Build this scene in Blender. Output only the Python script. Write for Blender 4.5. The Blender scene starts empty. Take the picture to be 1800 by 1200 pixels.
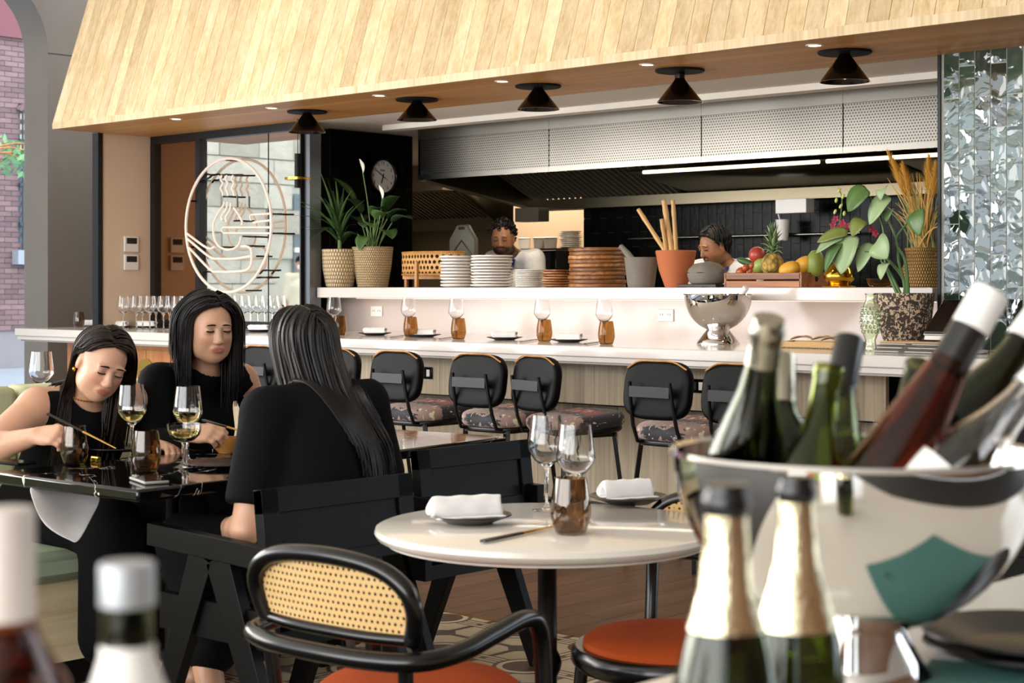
import bpy, bmesh, math, random
import numpy as np
from mathutils import Vector, Matrix
R = math.radians
rnd = random.Random(7)
scene = bpy.context.scene
COL = scene.collection

# ------------------------------------------------------------------ camera, world, light, exposure
HCAM, FPX, CX, HY = 1.30, 2900.0, 900.0, 505.0      # camera height; focal length / principal column / horizon row in the 1800x1200 frame
AZ = R(42.6)
SA, CA = math.sin(AZ), math.cos(AZ)
cam = bpy.data.objects.new('camera', bpy.data.cameras.new('camera'))
COL.objects.link(cam)
cam.location = (0, 0, HCAM); cam.rotation_euler = (R(90), 0, AZ)
cam.data.sensor_width = 36; cam.data.lens = 36 * FPX / 1800
cam.data.shift_y = -(600 - HY) / 1800
cam.data.clip_start = .05; cam.data.clip_end = 200
cam.data.dof.use_dof = True; cam.data.dof.focus_distance = 7.0; cam.data.dof.aperture_fstop = 7.2
scene.camera = cam

def lin(c):
    if isinstance(c, str):
        c = c.lstrip('#'); c = [int(c[i:i + 2], 16) / 255 for i in (0, 2, 4)]
        return tuple(x / 12.92 if x <= .04045 else ((x + .055) / 1.055) ** 2.4 for x in c)
    return tuple(c)

world = bpy.data.worlds.new('world'); scene.world = world; world.use_nodes = True
wb = world.node_tree.nodes['Background']; wb.inputs[0].default_value = (.82, .91, 1, 1); wb.inputs[1].default_value = 3.0

def area(name, loc, rot, sx, sy, power, color=(1, 1, 1), spread=None):
    l = bpy.data.lights.new(name, 'AREA'); l.shape = 'RECTANGLE'; l.size = sx; l.size_y = sy; l.energy = power; l.color = color
    if spread: l.spread = R(spread)
    o = bpy.data.objects.new(name, l); COL.objects.link(o); o.location = loc; o.rotation_euler = rot
    return o
# daylight entering by the street windows: one bank on the street side, one behind the camera
area('daylight_street', (-11.2, .2, 2.1), (R(90), 0, R(-90)), 7.6, 2.9, 600, (1, .975, .945))
area('daylight_front', (-3.2, -4.6, 2.2), (R(90), 0, R(0)), 9.5, 3.0, 380, (1, .965, .92))
area('kitchen_light', (-5.6, 8.50, 2.035), (R(-12), 0, 0), 4.6, .06, 16, (1, .86, .66))

scene.view_settings.view_transform = 'Standard'; scene.view_settings.look = 'None'
scene.view_settings.exposure = 0.28; scene.view_settings.gamma = 1

# ------------------------------------------------------------------ picture -> place
def dirs(x):
    t = (x - CX) / FPX
    return t * CA - SA, t * SA + CA             # U and V per metre of depth
def G(x, y, z=0.0):                             # point at height z
    d = FPX * (HCAM - z) / (y - HY); u, v = dirs(x); return Vector((u * d, v * d, z))
def PV(x, y, V):                                # point in the plane V
    u, v = dirs(x); d = V / v; return Vector((u * d, V, HCAM - (y - HY) * d / FPX))
def PU(x, y, U):
    u, v = dirs(x); d = U / u; return Vector((U, v * d, HCAM - (y - HY) * d / FPX))
def PD(x, y, d):                                # point at depth d
    u, v = dirs(x); return Vector((u * d, v * d, HCAM - (y - HY) * d / FPX))

# ------------------------------------------------------------------ materials
MATS = {}
class N:
    """small node-tree writer"""
    def __init__(s, name):
        s.m = bpy.data.materials.new(name); s.m.use_nodes = True; s.t = s.m.node_tree
        s.b = s.t.nodes['Principled BSDF']; s.o = s.t.nodes['Material Output']
    def n(s, ty, **kw):
        k = s.t.nodes.new(ty)
        for a, b in kw.items(): setattr(k, a, b)
        return k
    def l(s, a, b): s.t.links.new(a, b)
    def val(s, sock, v):
        if hasattr(v, 'bl_idname') or hasattr(v, 'links'): s.l(v, sock)
        else: sock.default_value = v
    def math(s, op, a, b=0.0, c=0.0):
        k = s.n('ShaderNodeMath', operation=op)
        for i, v in enumerate((a, b, c)): s.val(k.inputs[i], v)
        return k.outputs[0]
    def coord(s, kind='Object', scale=(1, 1, 1), rot=(0, 0, 0)):
        tc = s.n('ShaderNodeTexCoord'); mp = s.n('ShaderNodeMapping')
        mp.inputs['Scale'].default_value = scale; mp.inputs['Rotation'].default_value = rot
        s.l(tc.outputs[kind], mp.inputs[0]); return mp.outputs[0]
    def noise(s, vec, scale, detail=3, rough=.5, dist=0):
        k = s.n('ShaderNodeTexNoise'); k.inputs['Scale'].default_value = scale; k.inputs['Detail'].default_value = detail
        k.inputs['Roughness'].default_value = rough; k.inputs['Distortion'].default_value = dist
        s.l(vec, k.inputs['Vector']); return k.outputs['Fac']
    def ramp(s, fac, stops, interp='LINEAR'):
        k = s.n('ShaderNodeValToRGB'); k.color_ramp.interpolation = interp
        e = k.color_ramp.elements
        while len(e) < len(stops): e.new(.5)
        for i, (p, c) in enumerate(stops): e[i].position = p; e[i].color = (*lin(c), 1)
        s.l(fac, k.inputs[0]); return k.outputs[0]
    def mix(s, fac, a, b, blend='MIX'):
        k = s.n('ShaderNodeMix', data_type='RGBA', blend_type=blend)
        s.val(k.inputs[0], fac)
        for i, v in ((6, a), (7, b)):
            if isinstance(v, (tuple, str)): k.inputs[i].default_value = (*lin(v), 1)
            else: s.l(v, k.inputs[i])
        return k.outputs[2]
    def bump(s, h, strength=.2, dist=.01):
        k = s.n('ShaderNodeBump'); k.inputs['Strength'].default_value = strength; k.inputs['Distance'].default_value = dist
        s.l(h, k.inputs['Height']); s.l(k.outputs[0], s.b.inputs['Normal'])
    def set(s, **kw):
        names = dict(color='Base Color', rough='Roughness', metal='Metallic', spec='Specular IOR Level', coat='Coat Weight', trans='Transmission Weight',
                     ior='IOR', emit='Emission Color', estr='Emission Strength', sheen='Sheen Weight', alpha='Alpha', sss='Subsurface Weight', aniso='Anisotropic')
        for a, v in kw.items():
            if a in ('color', 'emit') and isinstance(v, (tuple, str)): v = (*lin(v), 1)
            s.val(s.b.inputs[names[a]], v)
        return s
def done(k, n): MATS[n] = k.m; k.m.name = n; return k.m
def plain(name, color, rough=.5, metal=0, var=0, bump=0, bscale=60, **kw):
    k = N(name); k.set(rough=rough, metal=metal, **kw)
    if var or bump:
        f = k.noise(k.coord(), bscale, 4, .6)
    if var:
        c = lin(color); d = tuple(x * (1 - var) for x in c); e = tuple(min(1, x * (1 + var)) for x in c)
        g = k.noise(k.coord(), bscale * .12, 4, .6)
        k.set(color=k.mix(g, d, e))
    else: k.set(color=color)
    if bump: k.bump(f, bump, .004)
    return done(k, name)
def wood(name, base, dark, light, axis='Z', rough=.42, fine=55, tint=.12, coat=0, contrast=1.0, st=.05, spec=.5):
    k = N(name)
    sc = {'X': (st, 1, 1), 'Y': (1, st, 1), 'Z': (1, 1, st)}[axis]
    oi = k.n('ShaderNodeObjectInfo')
    tc = k.n('ShaderNodeTexCoord'); add = k.n('ShaderNodeVectorMath', operation='ADD'); k.l(tc.outputs['Object'], add.inputs[0])
    off = k.n('ShaderNodeVectorMath', operation='SCALE'); off.inputs[0].default_value = (13.7, 7.3, 5.1); k.l(oi.outputs['Random'], off.inputs['Scale']); k.l(off.outputs[0], add.inputs[1])
    mp = k.n('ShaderNodeMapping'); mp.inputs['Scale'].default_value = sc; k.l(add.outputs[0], mp.inputs[0]); v = mp.outputs[0]
    g1 = k.noise(v, fine, 4, .65, .3); g2 = k.noise(v, fine * .17, 3, .55, .8)
    g = k.math('ADD', k.math('MULTIPLY', g1, .5), k.math('MULTIPLY', g2, .5))
    a = .5 - .16 / contrast; b = .5 + .16 / contrast
    c = k.ramp(g, [(a, dark), (.5, base), (b, light)])
    t = k.math('ADD', k.math('MULTIPLY', oi.outputs['Random'], 2 * tint), 1 - tint)
    hv = k.n('ShaderNodeHueSaturation'); k.l(c, hv.inputs['Color']); k.l(t, hv.inputs['Value'])
    k.set(color=hv.outputs[0], rough=rough, coat=coat, spec=spec); k.bump(g1, .12, .003)
    return done(k, name)
def glassy(name, color=(1, 1, 1), rough=0.0, ior=1.45):
    k = N(name); k.set(color=color, rough=rough, trans=1, ior=ior); return done(k, name)

# ------------------------------------------------------------------ meshes
class M:
    def __init__(s): s.v = []; s.f = []; s.mi = []
    def add(s, vs, fs, mi=0):
        o = len(s.v); s.v += [tuple(p) for p in vs]; s.f += [tuple(i + o for i in f) for f in fs]; s.mi += [mi] * len(fs); return s
    def box(s, x0, x1, y0, y1, z0, z1, mi=0, T=None):
        v = [Vector((x, y, z)) for z in (z0, z1) for y in (y0, y1) for x in (x0, x1)]
        if T is not None: v = [T @ p for p in v]
        return s.add(v, [(0, 2, 3, 1), (4, 5, 7, 6), (0, 1, 5, 4), (2, 6, 7, 3), (0, 4, 6, 2), (1, 3, 7, 5)], mi)
    def beam(s, a, b, w, h, up=(0, 0, 1), mi=0, w2=None, h2=None):       # rectangular bar from a to b
        a, b = Vector(a), Vector(b); d = (b - a).normalized(); x = d.cross(Vector(up)).normalized(); z = x.cross(d)
        w2 = w if w2 is None else w2; h2 = h if h2 is None else h2
        v = []
        for p, ww, hh in ((a, w, h), (b, w2, h2)):
            v += [p + x * sx * ww / 2 + z * sz * hh / 2 for sz in (-1, 1) for sx in (-1, 1)]
        return s.add(v, [(0, 1, 3, 2), (4, 6, 7, 5), (0, 4, 5, 1), (2, 3, 7, 6), (0, 2, 6, 4), (1, 5, 7, 3)], mi)
    def lathe(s, prof, n=24, c=(0, 0, 0), T=None, mi=0, closed=False, sx=1, sy=1):
        v = []; f = []; c = Vector(c)
        for r, z in prof:
            for i in range(n):
                a = 2 * math.pi * i / n; p = Vector((r * math.cos(a) * sx, r * math.sin(a) * sy, z))
                v.append((T @ p if T is not None else p) + c)
        m = len(prof)
        for j in range(m - 1 + (1 if closed else 0)):
            for i in range(n):
                a, b = j * n + i, j * n + (i + 1) % n; d, e = ((j + 1) % m) * n + (i + 1) % n, ((j + 1) % m) * n + i
                f.append((a, b, d, e))
        return s.add(v, f, mi)
    def tube(s, pts, r, n=8, closed=False, mi=0, flat=1.0, cap=True, up=None):
        pts = [Vector(p) for p in pts]; m = len(pts); rr = r if isinstance(r, (list, tuple)) else [r] * m
        v = []; f = []; x = None
        for i, p in enumerate(pts):
            q0 = pts[(i - 1) % m] if (closed or i > 0) else p; q1 = pts[(i + 1) % m] if (closed or i < m - 1) else p
            d = (q1 - q0)
            d = d.normalized() if d.length > 1e-9 else Vector((0, 0, 1))
            if x is None:
                ref = Vector(up) if up is not None else (Vector((0, 0, 1)) if abs(d.z) < .9 else Vector((1, 0, 0)))
                x = d.cross(ref).normalized()
            x = (x - d * x.dot(d)).normalized(); y = d.cross(x)
            for k in range(n):
                a = 2 * math.pi * k / n; v.append(p + (x * math.cos(a) + y * math.sin(a) * flat) * rr[i])
        for i in range(m - (0 if closed else 1)):
            for k in range(n):
                a, b = i * n + k, i * n + (k + 1) % n; j = (i + 1) % m
                f.append((a, b, j * n + (k + 1) % n, j * n + k))
        if cap and not closed:
            f.append(tuple(range(n - 1, -1, -1))); f.append(tuple((m - 1) * n + k for k in range(n)))
        return s.add(v, f, mi)
    def prism(s, poly, d0, d1, T=None, mi=0):         # polygon in local x,z extruded along y
        n = len(poly); v = [Vector((p[0], d, p[1])) for d in (d0, d1) for p in poly]
        if T is not None: v = [T @ p for p in v]
        f = [tuple(range(n)), tuple(range(2 * n - 1, n - 1, -1))] + [(i, n + i, n + (i + 1) % n, (i + 1) % n) for i in range(n)]
        return s.add(v, f, mi)
    def grid(s, rows, mi=0, closed=False):            # rows of points
        n = len(rows[0]); v = [p for r in rows for p in r]; f = []
        for j in range(len(rows) - 1):
            for i in range(n - (0 if closed else 1)): f.append((j * n + i, j * n + (i + 1) % n, (j + 1) * n + (i + 1) % n, (j + 1) * n + i))
        return s.add(v, f, mi)
    def ball(s, c, r, n=10, m=7, T=None, mi=0):
        r = r if isinstance(r, (tuple, list)) else (r, r, r)
        prof = [(math.sin(math.pi * max(.002, min(.998, j / m))), -math.cos(math.pi * j / m)) for j in range(m + 1)]
        v = []; f = []
        for q, z in prof:
            for i in range(n):
                a = 2 * math.pi * i / n; p = Vector((q * math.cos(a) * r[0], q * math.sin(a) * r[1], z * r[2])); v.append((T @ p if T is not None else p) + Vector(c))
        for j in range(m):
            for i in range(n): f.append((j * n + i, j * n + (i + 1) % n, (j + 1) * n + (i + 1) % n, (j + 1) * n + i))
        return s.add(v, f, mi)
    def mesh(s, name, smooth=40):
        me = bpy.data.meshes.new(name); me.from_pydata([tuple(p) for p in s.v], [], s.f)
        if any(s.mi): me.polygons.foreach_set('material_index', s.mi)
        if smooth:
            me.polygons.foreach_set('use_smooth', [True] * len(me.polygons)); me.update()
            if smooth < 180: me.set_sharp_from_angle(angle=R(smooth))
        return me
def tag(o, label=None, cat=None, group=None, kind=None):
    for k, v in (('label', label), ('category', cat), ('group', group), ('kind', kind)):
        if v: o[k] = v
    return o
def obj(name, m, mat, parent=None, world=False, smooth=40, bevel=0, sub=0, solid=0, loc=None, fixn=True):
    """one mesh object; world=True: its points are world points and the parent is an unrotated Empty"""
    if world and parent is not None:
        b = parent.location.copy()
        if parent.parent is not None: b += parent.parent.location
        m.v = [tuple(Vector(p) - b) for p in m.v]
    me = m if isinstance(m, bpy.types.Mesh) else m.mesh(name, smooth)
    if fixn and not isinstance(m, bpy.types.Mesh) and len(me.polygons) < 60000:
        bm = bmesh.new(); bm.from_mesh(me); bmesh.ops.recalc_face_normals(bm, faces=bm.faces); bm.to_mesh(me); bm.free()
    if len(me.materials) == 0:
        for q in (mat if isinstance(mat, (list, tuple)) else [mat]): me.materials.append(MATS[q] if isinstance(q, str) else q)
    o = bpy.data.objects.new(name, me); COL.objects.link(o)
    if parent is not None: o.parent = parent
    if loc is not None: o.location = loc
    if solid:
        k = o.modifiers.new('solid', 'SOLIDIFY'); k.thickness = solid; k.offset = 0
    if bevel:
        k = o.modifiers.new('bevel', 'BEVEL'); k.width = bevel; k.segments = 2; k.limit_method = 'ANGLE'; k.angle_limit = R(40)
    if sub:
        k = o.modifiers.new('sub', 'SUBSURF'); k.levels = sub; k.render_levels = sub
    return o
def thing(name, label, cat, loc=(0, 0, 0), rz=0, group=None, kind=None):
    o = bpy.data.objects.new(name, None); COL.objects.link(o); o.location = loc; o.rotation_euler = (0, 0, rz); o.empty_display_size = .05
    return tag(o, label, cat, group, kind)
def dup(root, loc=None, rz=None, label=None, group=None, rot=None):
    def cp(o, par):
        c = o.copy(); COL.objects.link(c); c.parent = par
        for ch in list(o.children): cp(ch, c)
        return c
    kids = list(root.children); c = root.copy(); COL.objects.link(c)
    for ch in kids: cp(ch, c)
    if loc is not None: c.location = loc
    if rz is not None: c.rotation_euler = (0, 0, rz)
    if rot is not None: c.rotation_euler = rot
    if label: c['label'] = label
    if group: c['group'] = group
    return c
def bez(p0, p1, p2, p3, n=10):
    p0, p1, p2, p3 = map(Vector, (p0, p1, p2, p3))
    return [p0 * (1 - t) ** 3 + p1 * 3 * t * (1 - t) ** 2 + p2 * 3 * t * t * (1 - t) + p3 * t ** 3 for t in [i / n for i in range(n + 1)]]
def spline(pts, n=6, closed=False):
    P = [Vector(p) for p in pts]; m = len(P); out = []
    for i in range(m if closed else m - 1):
        a = P[(i - 1) % m] if (closed or i > 0) else P[i] * 2 - P[i + 1]; b = P[i]; c = P[(i + 1) % m]
        d = P[(i + 2) % m] if (closed or i < m - 2) else P[i + 1] * 2 - P[i]
        for k in range(n):
            t = k / n; out.append(.5 * ((2 * b) + (c - a) * t + (2 * a - 5 * b + 4 * c - d) * t * t + (3 * b - a - 3 * c + d) * t ** 3))
    if not closed: out.append(P[-1])
    return out
ORD = ['topmost', 'second', 'third', 'fourth', 'fifth', 'sixth', 'seventh', 'eighth', 'ninth', 'tenth', 'eleventh', 'twelfth', 'thirteenth']
def ordinal(i, n): return 'topmost' if i == n - 1 else ('bottom' if i == 0 else ORD[n - 1 - i] + ' from the top')
# ------------------------------------------------------------------ material library
wood('oak_canopy', '#d3b98f', '#bf9f70', '#e3cda8', 'Z', .5, 60, .16, contrast=1.0, st=.013)
wood('oak_soffit', '#d29a5c', '#bd8246', '#e2b074', 'X', .42, 40, .06, spec=.3, st=.012)
wood('oak_bar', '#b3a084', '#95826a', '#cbb99c', 'Z', .5, 60, .06, st=.02)
wood('ash_base', '#ddcda8', '#c3ae84', '#e9dcbb', 'Y', .5, 26, .05)
wood('orange_wood', '#c9803f', '#b06b30', '#dc9650', 'Z', .35, 30, .05, coat=.2)
wood('plank_brown', '#6a4c38', '#573c2b', '#7a5a44', 'Y', .42, 50, .14)
wood('acacia', '#8f5a2e', '#5f361b', '#b98552', 'X', .4, 45, .3)
wood('teak', '#b9803f', '#9a642b', '#cf9a58', 'Z', .4, 40, .1)
wood('crate_wood', '#9a5f33', '#6c3d1f', '#b97d4a', 'X', .45, 40, .2)
wood('black_wood', '#070707', '#040404', '#0d0c0c', 'Y', .45, 60, .1, spec=.18)
plain('white_stone', '#d2c9c2', .12, spec=.5, var=.02, bscale=40)
plain('white_gloss', '#cbbdb4', .16)
plain('ceiling_paint', '#f6efe4', .8)
plain('bronze', '#857a70', .45, .15, var=.12, bscale=14)
plain('plaster', '#dac2a8', .85, var=.05, bscale=20, bump=.05)
plain('black_steel', '#17181a', .38, .3)
plain('grey_alu', '#6e7378', .35, .8)
plain('grout_dark', '#2b2926', .9)
plain('grout_light', '#b9b9ac', .8)
plain('kitchen_steel', '#a39a88', .42, .8, var=.12, bscale=9)
plain('dark_steel', '#6a6250', .36, 1, var=.1, bscale=9)
plain('bright_steel', '#7d7971', .3, 1, var=.06, bscale=12)
plain('brass', '#c79a45', .25, 1)
plain('gold', '#d9a83c', .18, 1)
plain('mirror', '#e9e6de', .015, 1)
plain('brown_mirror', '#a58469', .06, 1)
plain('black_matte', '#070707', .6, spec=.3)
plain('black_gloss', '#08080a', .12)
plain('grey_plastic', '#9b9791', .5)
plain('white_plastic', '#e9e5df', .4)
plain('screen_dark', '#2a3033', .15)
plain('concrete', '#9aa0a8', .8, var=.08, bscale=8)
plain('asphalt', '#8a97ad', .7, var=.06, bscale=8)
plain('mortar', '#8f8a8c', .9, var=.1, bscale=30)
plain('maroon', '#7c4a50', .7)
plain('window_dark', '#5a666e', .2)
plain('iron_bar', '#3d464e', .5, .5)
plain('cream_neon', '#e8d5c6', .3, emit='#f3dccb', estr=.12)  # tubes of the unlit sign given a faint glow
plain('led', '#ffffff', .4, emit='#ffd7a0', estr=6.0)
plain('led_white', '#ffffff', .4, emit='#ffe2b0', estr=2.2)
plain('lampshade', '#1a0f0a', .16, .7, coat=.5)
plain('leaf_green', '#3f6a35', .45, var=.25, bscale=14, sss=0)

def k_green_tile():
    k = N('green_tile'); oi = k.n('ShaderNodeObjectInfo'); tc = k.n('ShaderNodeTexCoord')
    add = k.n('ShaderNodeVectorMath', operation='ADD'); off = k.n('ShaderNodeVectorMath', operation='SCALE'); off.inputs[0].default_value = (9, 21, 33)
    k.l(oi.outputs['Random'], off.inputs['Scale']); k.l(tc.outputs['Object'], add.inputs[0]); k.l(off.outputs[0], add.inputs[1])
    h = k.noise(add.outputs[0], 10, 1.5, .45, .5)
    k.set(color=k.mix(oi.outputs['Random'], '#1a2a20', '#3d5746'), rough=.02, coat=1, spec=1.0)
    k.bump(h, 1.0, .016); return done(k, 'green_tile')
k_green_tile()
def k_black_tile():
    k = N('black_tile'); oi = k.n('ShaderNodeObjectInfo'); h = k.noise(k.coord(), 14, 2, .5)
    k.set(color=k.mix(oi.outputs['Random'], '#070707', '#100f0e'), rough=.3, spec=.08); k.bump(h, .2, .02); return done(k, 'black_tile')
k_black_tile()
def k_perf():
    k = N('perforated_steel'); tc = k.n('ShaderNodeTexCoord'); sp = k.n('ShaderNodeSeparateXYZ'); k.l(tc.outputs['Object'], sp.inputs[0])
    s = 52.0
    x = k.math('MULTIPLY', sp.outputs[0], s); z = k.math('MULTIPLY', sp.outputs[2], s * 1.155)
    row = k.math('FLOOR', z); x = k.math('ADD', x, k.math('MULTIPLY', k.math('MODULO', k.math('ABSOLUTE', row), 2), .5))
    fx = k.math('SUBTRACT', k.math('FRACT', x), .5); fz = k.math('SUBTRACT', k.math('FRACT', z), .5)
    d = k.math('SQRT', k.math('ADD', k.math('MULTIPLY', fx, fx), k.math('MULTIPLY', fz, fz)))
    hole = k.math('LESS_THAN', d, .27)
    k.set(color=k.mix(hole, '#7b766e', '#24211e'), metal=k.math('SUBTRACT', 1, k.math('MULTIPLY', hole, .7)), rough=.33); return done(k, 'perforated_steel')
k_perf()
def k_brick():
    k = N('brick'); oi = k.n('ShaderNodeObjectInfo'); g = k.noise(k.coord(), 20, 4, .6)
    k.set(color=k.mix(oi.outputs['Random'], k.mix(g, '#5f4c4e', '#7a6465'), k.mix(g, '#866a68', '#947a78')), rough=.9); k.bump(g, .4, .02); return done(k, 'brick')
k_brick()
def k_facade():
    k = N('sandstone'); g = k.noise(k.coord(), 5, 6, .65, .5); oi = k.n('ShaderNodeObjectInfo')
    k.set(color=k.mix(oi.outputs['Random'], k.mix(g, '#8b857a', '#b5afa2'), k.mix(g, '#aaa598', '#d6d0c2')), rough=.9); k.bump(g, .8, .06); return done(k, 'sandstone')
k_facade()
def k_tilefloor():
    # encaustic cement tile: dark squares at the lattice corners, double brown bands, rings round the lattice centres; 0.4 m repeat in world X, Y
    k = N('encaustic_tile'); tc = k.n('ShaderNodeTexCoord'); ge = k.n('ShaderNodeNewGeometry'); sp = k.n('ShaderNodeSeparateXYZ'); k.l(ge.outputs['Position'], sp.inputs[0])
    def cell(a, o): return k.math('ABSOLUTE', k.math('SUBTRACT', k.math('FRACT', k.math('ADD', k.math('DIVIDE', a, .4), o)), .5))
    x = cell(sp.outputs[0], .5); y = cell(sp.outputs[1], .5)                    # 0 at node, .5 at mid cell
    mn = k.math('MINIMUM', x, y); mx = k.math('MAXIMUM', x, y); sm = k.math('ADD', x, y)
    cx = k.math('SUBTRACT', .5, x); cy = k.math('SUBTRACT', .5, y)
    r = k.math('SQRT', k.math('ADD', k.math('MULTIPLY', cx, cx), k.math('MULTIPLY', cy, cy)))
    def band(a, lo, hi): return k.math('MULTIPLY', k.math('GREATER_THAN', a, lo), k.math('LESS_THAN', a, hi))
    c = k.mix(band(mn, -.1, .035), '#c3b394', '#4a3a31')                         # dark line through the nodes
    c = k.mix(k.math('MULTIPLY', band(cx, .02, .045), k.math('GREATER_THAN', cy, .2)), c, '#5a3426')
    c = k.mix(k.math('MULTIPLY', band(cy, .02, .045), k.math('GREATER_THAN', cx, .2)), c, '#5a3426')
    c = k.mix(k.math('MULTIPLY', band(cx, .045, .075), k.math('GREATER_THAN', cy, .2)), c, '#d8cbb0')
    c = k.mix(k.math('MULTIPLY', band(cy, .045, .075), k.math('GREATER_THAN', cx, .2)), c, '#d8cbb0')
    c = k.mix(k.math('MULTIPLY', band(cx, .075, .105), k.math('GREATER_THAN', cy, .2)), c, '#5a3426')
    c = k.mix(k.math('MULTIPLY', band(cy, .075, .105), k.math('GREATER_THAN', cx, .2)), c, '#5a3426')
    c = k.mix(k.math('LESS_THAN', r, .29), c, '#5a3426'); c = k.mix(k.math('LESS_THAN', r, .25), c, '#d8cbb0'); c = k.mix(k.math('LESS_THAN', r, .20), c, '#4d372c')
    c = k.mix(k.math('LESS_THAN', sm, .17), c, '#38332f')
    g = k.noise(k.coord('Object'), 30, 4, .6); c = k.mix(k.math('MULTIPLY', g, .25), c, '#6b5a4a')
    k.set(color=c, rough=.35); return done(k, 'encaustic_tile')
k_tilefloor()

# ------------------------------------------------------------------ room shell
fl = tag(obj('floor', M().box(-12.2, 4, -5, 14, -.12, -.008), 'grout_dark'), kind='structure', label='brown plank floor beside patterned cement tiles')
VB = 4.69
pl = None
for i in range(44):
    u = -7.6 + .152 * i; off = [0, .31, .6][i % 3]
    for j in range(4):
        v0 = VB + .02 + (j - 1) * .92 + off; v1 = v0 + .917
        a = max(v0, VB + .012); b = min(v1, 7.1)
        if b - a < .06: continue
        obj('plank', M().box(0, .1495, 0, b - a, -.012, 0), 'plank_brown', fl, loc=(u, a, 0), smooth=0)
tm = M().box(0, .1985, 0, .1985, -.012, 0).mesh('tile', 0); tm.materials.append(MATS['encaustic_tile'])
for i in range(20):
    for j in range(13):
        o = obj('tile', tm, None, fl, loc=(-6.6 + .2 * i, VB - .21 - .2 * j, 0))
obj('edge_strip', M().box(-7.6, -1, VB - .008, VB + .010, -.012, .001), 'brass', fl)
tag(obj('ceiling', M().box(-12.2, 4, -5, 7.4, 4.2, 4.3), 'ceiling_paint'), kind='structure', label='white painted dining room ceiling')
wb_ = M()
for u in (-12.2, -8.0, -4.0, .2, 3.8): wb_.box(u, u + .3, -5.2, -5.0, 0, 4.2)
wb_.box(-12.2, 4.1, -5.2, -5, 0, .5).box(-12.2, 4.1, -5.2, -5, 3.7, 4.2)
tag(obj('wall_back', wb_, 'plaster'), kind='structure', label='plaster wall with wide window openings on the near side')
tag(obj('wall_right', M().box(4, 4.2, -5.2, 7.4, 0, 4.2), 'plank_brown'), kind='structure', label='dark brown timber wall closing the dining room')

# street-side wall: bronze portal with rounded window opening
def portal():
    U0 = -11.6; m = M(); V1 = 7.16; zt = 3.76; rr = .58; V0 = -4.2
    arc = [(V1, .05)] + [(V1 - rr + rr * math.cos(R(a)), zt - rr + rr * math.sin(R(a))) for a in range(0, 91, 9)]
    arc += [(V0 + rr - rr * math.sin(R(a)), zt - rr + rr * math.cos(R(a))) for a in range(0, 91, 9)] + [(V0, .05)]
    out = [(8.6, .0)] + [(8.6, 4.2)] * (len(arc) // 2 - 1) + [(-5, 4.2)] * (len(arc) - 1 - len(arc) // 2) + [(-5, 0)]
    for Uo in (0,):
        n = len(arc)
        a = [(U0, p[0], p[1]) for p in arc]; b = [(U0, p[0], p[1]) for p in out]; c = [(U0 - .35, p[0], p[1]) for p in arc]
        m.grid([b, a, c])
    return m
wl = tag(obj('wall_left', portal(), 'bronze', smooth=50), kind='structure', label='bronze clad street wall with round-cornered window opening')
obj('panel_joint', M().box(-11.6, -11.597, 7.16, 8.6, 3.16, 3.166), 'black_steel', wl)
w1 = tag(obj('window_1', M().box(-11.93, -11.9, -4.2, 7.2, .05, 3.8), None or glassy('pane_glass', (1, 1, 1), 0, 1.02)), kind='structure', label='large street window pane in the bronze wall')

# beige return wall on the counter
wp = tag(obj('wall_side', M().box(-10.46, -10.4, 6.87, 7.33, 1.002, 2.43), 'plaster'), kind='structure', label='beige plaster return wall standing on the counter end')
obj('edge_trim', M().box(-10.465, -10.39, 6.83, 6.87, 1.002, 2.43), 'black_steel', wp)
tag(obj('wall_rear', M().box(-12.5, -9.04, 8.5, 8.7, 0, 4.2), 'bronze'), kind='structure', label='bronze panel wall behind the bar end')

# black tiled pier with the clock
UP = -8.926
pier = tag(obj('pillar_black', M().box(UP - .1, UP - .006, 7.79, 8.61, .0, 2.43), 'grout_dark'), kind='structure', label='black tiled pier carrying the wall clock')
bt = M().box(-.006, .002, .001, .0645, .001, .262).mesh('tile', 0); bt.materials.append(MATS['black_tile'])
for i in range(12):
    for j in range(5): obj('tile', bt, None, pier, loc=(UP, 7.80 + .0665 * i, min(2.43 - .264, 1.11 + .264 * j + (.132 if i % 2 else 0))))
obj('metal_edge', M().box(-8.70, -8.645, 7.36, 7.46, 1.002, 2.43), 'grey_alu', pier)

# green tiled pillar
gp = tag(obj('pillar_green', M().box(-3.89, -3.46, 7.3135, 7.7, 1.0, 2.43), 'grout_light'), kind='structure', label='pillar clad in glossy wavy green tiles')
for i in range(5):
    z = 1.0
    hs = [.298, .298, .298, .298, .298] if i % 2 == 0 else [.147, .298, .298, .298, .298, .147]
    seq = []
    for h in hs:
        if z + h > 2.43: h = 2.43 - z
        if h < .03: break
        q = M(); nx, nz = 5, 9; w = .0765
        rows = []
        for b in range(nz):
            rows.append([(w * a / (nx - 1), -(.006 + (.0012 * rnd.random() if 0 < a < nx - 1 and 0 < b < nz - 1 else 0)), h * b / (nz - 1)) for a in range(nx)])
        q.grid(rows); q.box(0, w, -.0052, .002, 0, h)
        obj('tile', q, 'green_tile', gp, loc=(-3.875 + .0815 * i, 7.316, z + .002), smooth=60)
        z += h + .005
obj('edge_trim', M().box(-3.46, -3.44, 7.3, 7.7, 1.0, 2.43), 'grey_alu', gp); obj('edge_trim', M().box(-3.905, -3.89, 7.3, 7.7, 1.0, 2.43), 'black_steel', gp)
tag(obj('wall_bar', M().box(-3.43, 3.9, 7.4, 7.6, 1.002, 2.43), 'black_matte'), kind='structure', label='black wall beyond the green tiled pillar')

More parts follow.
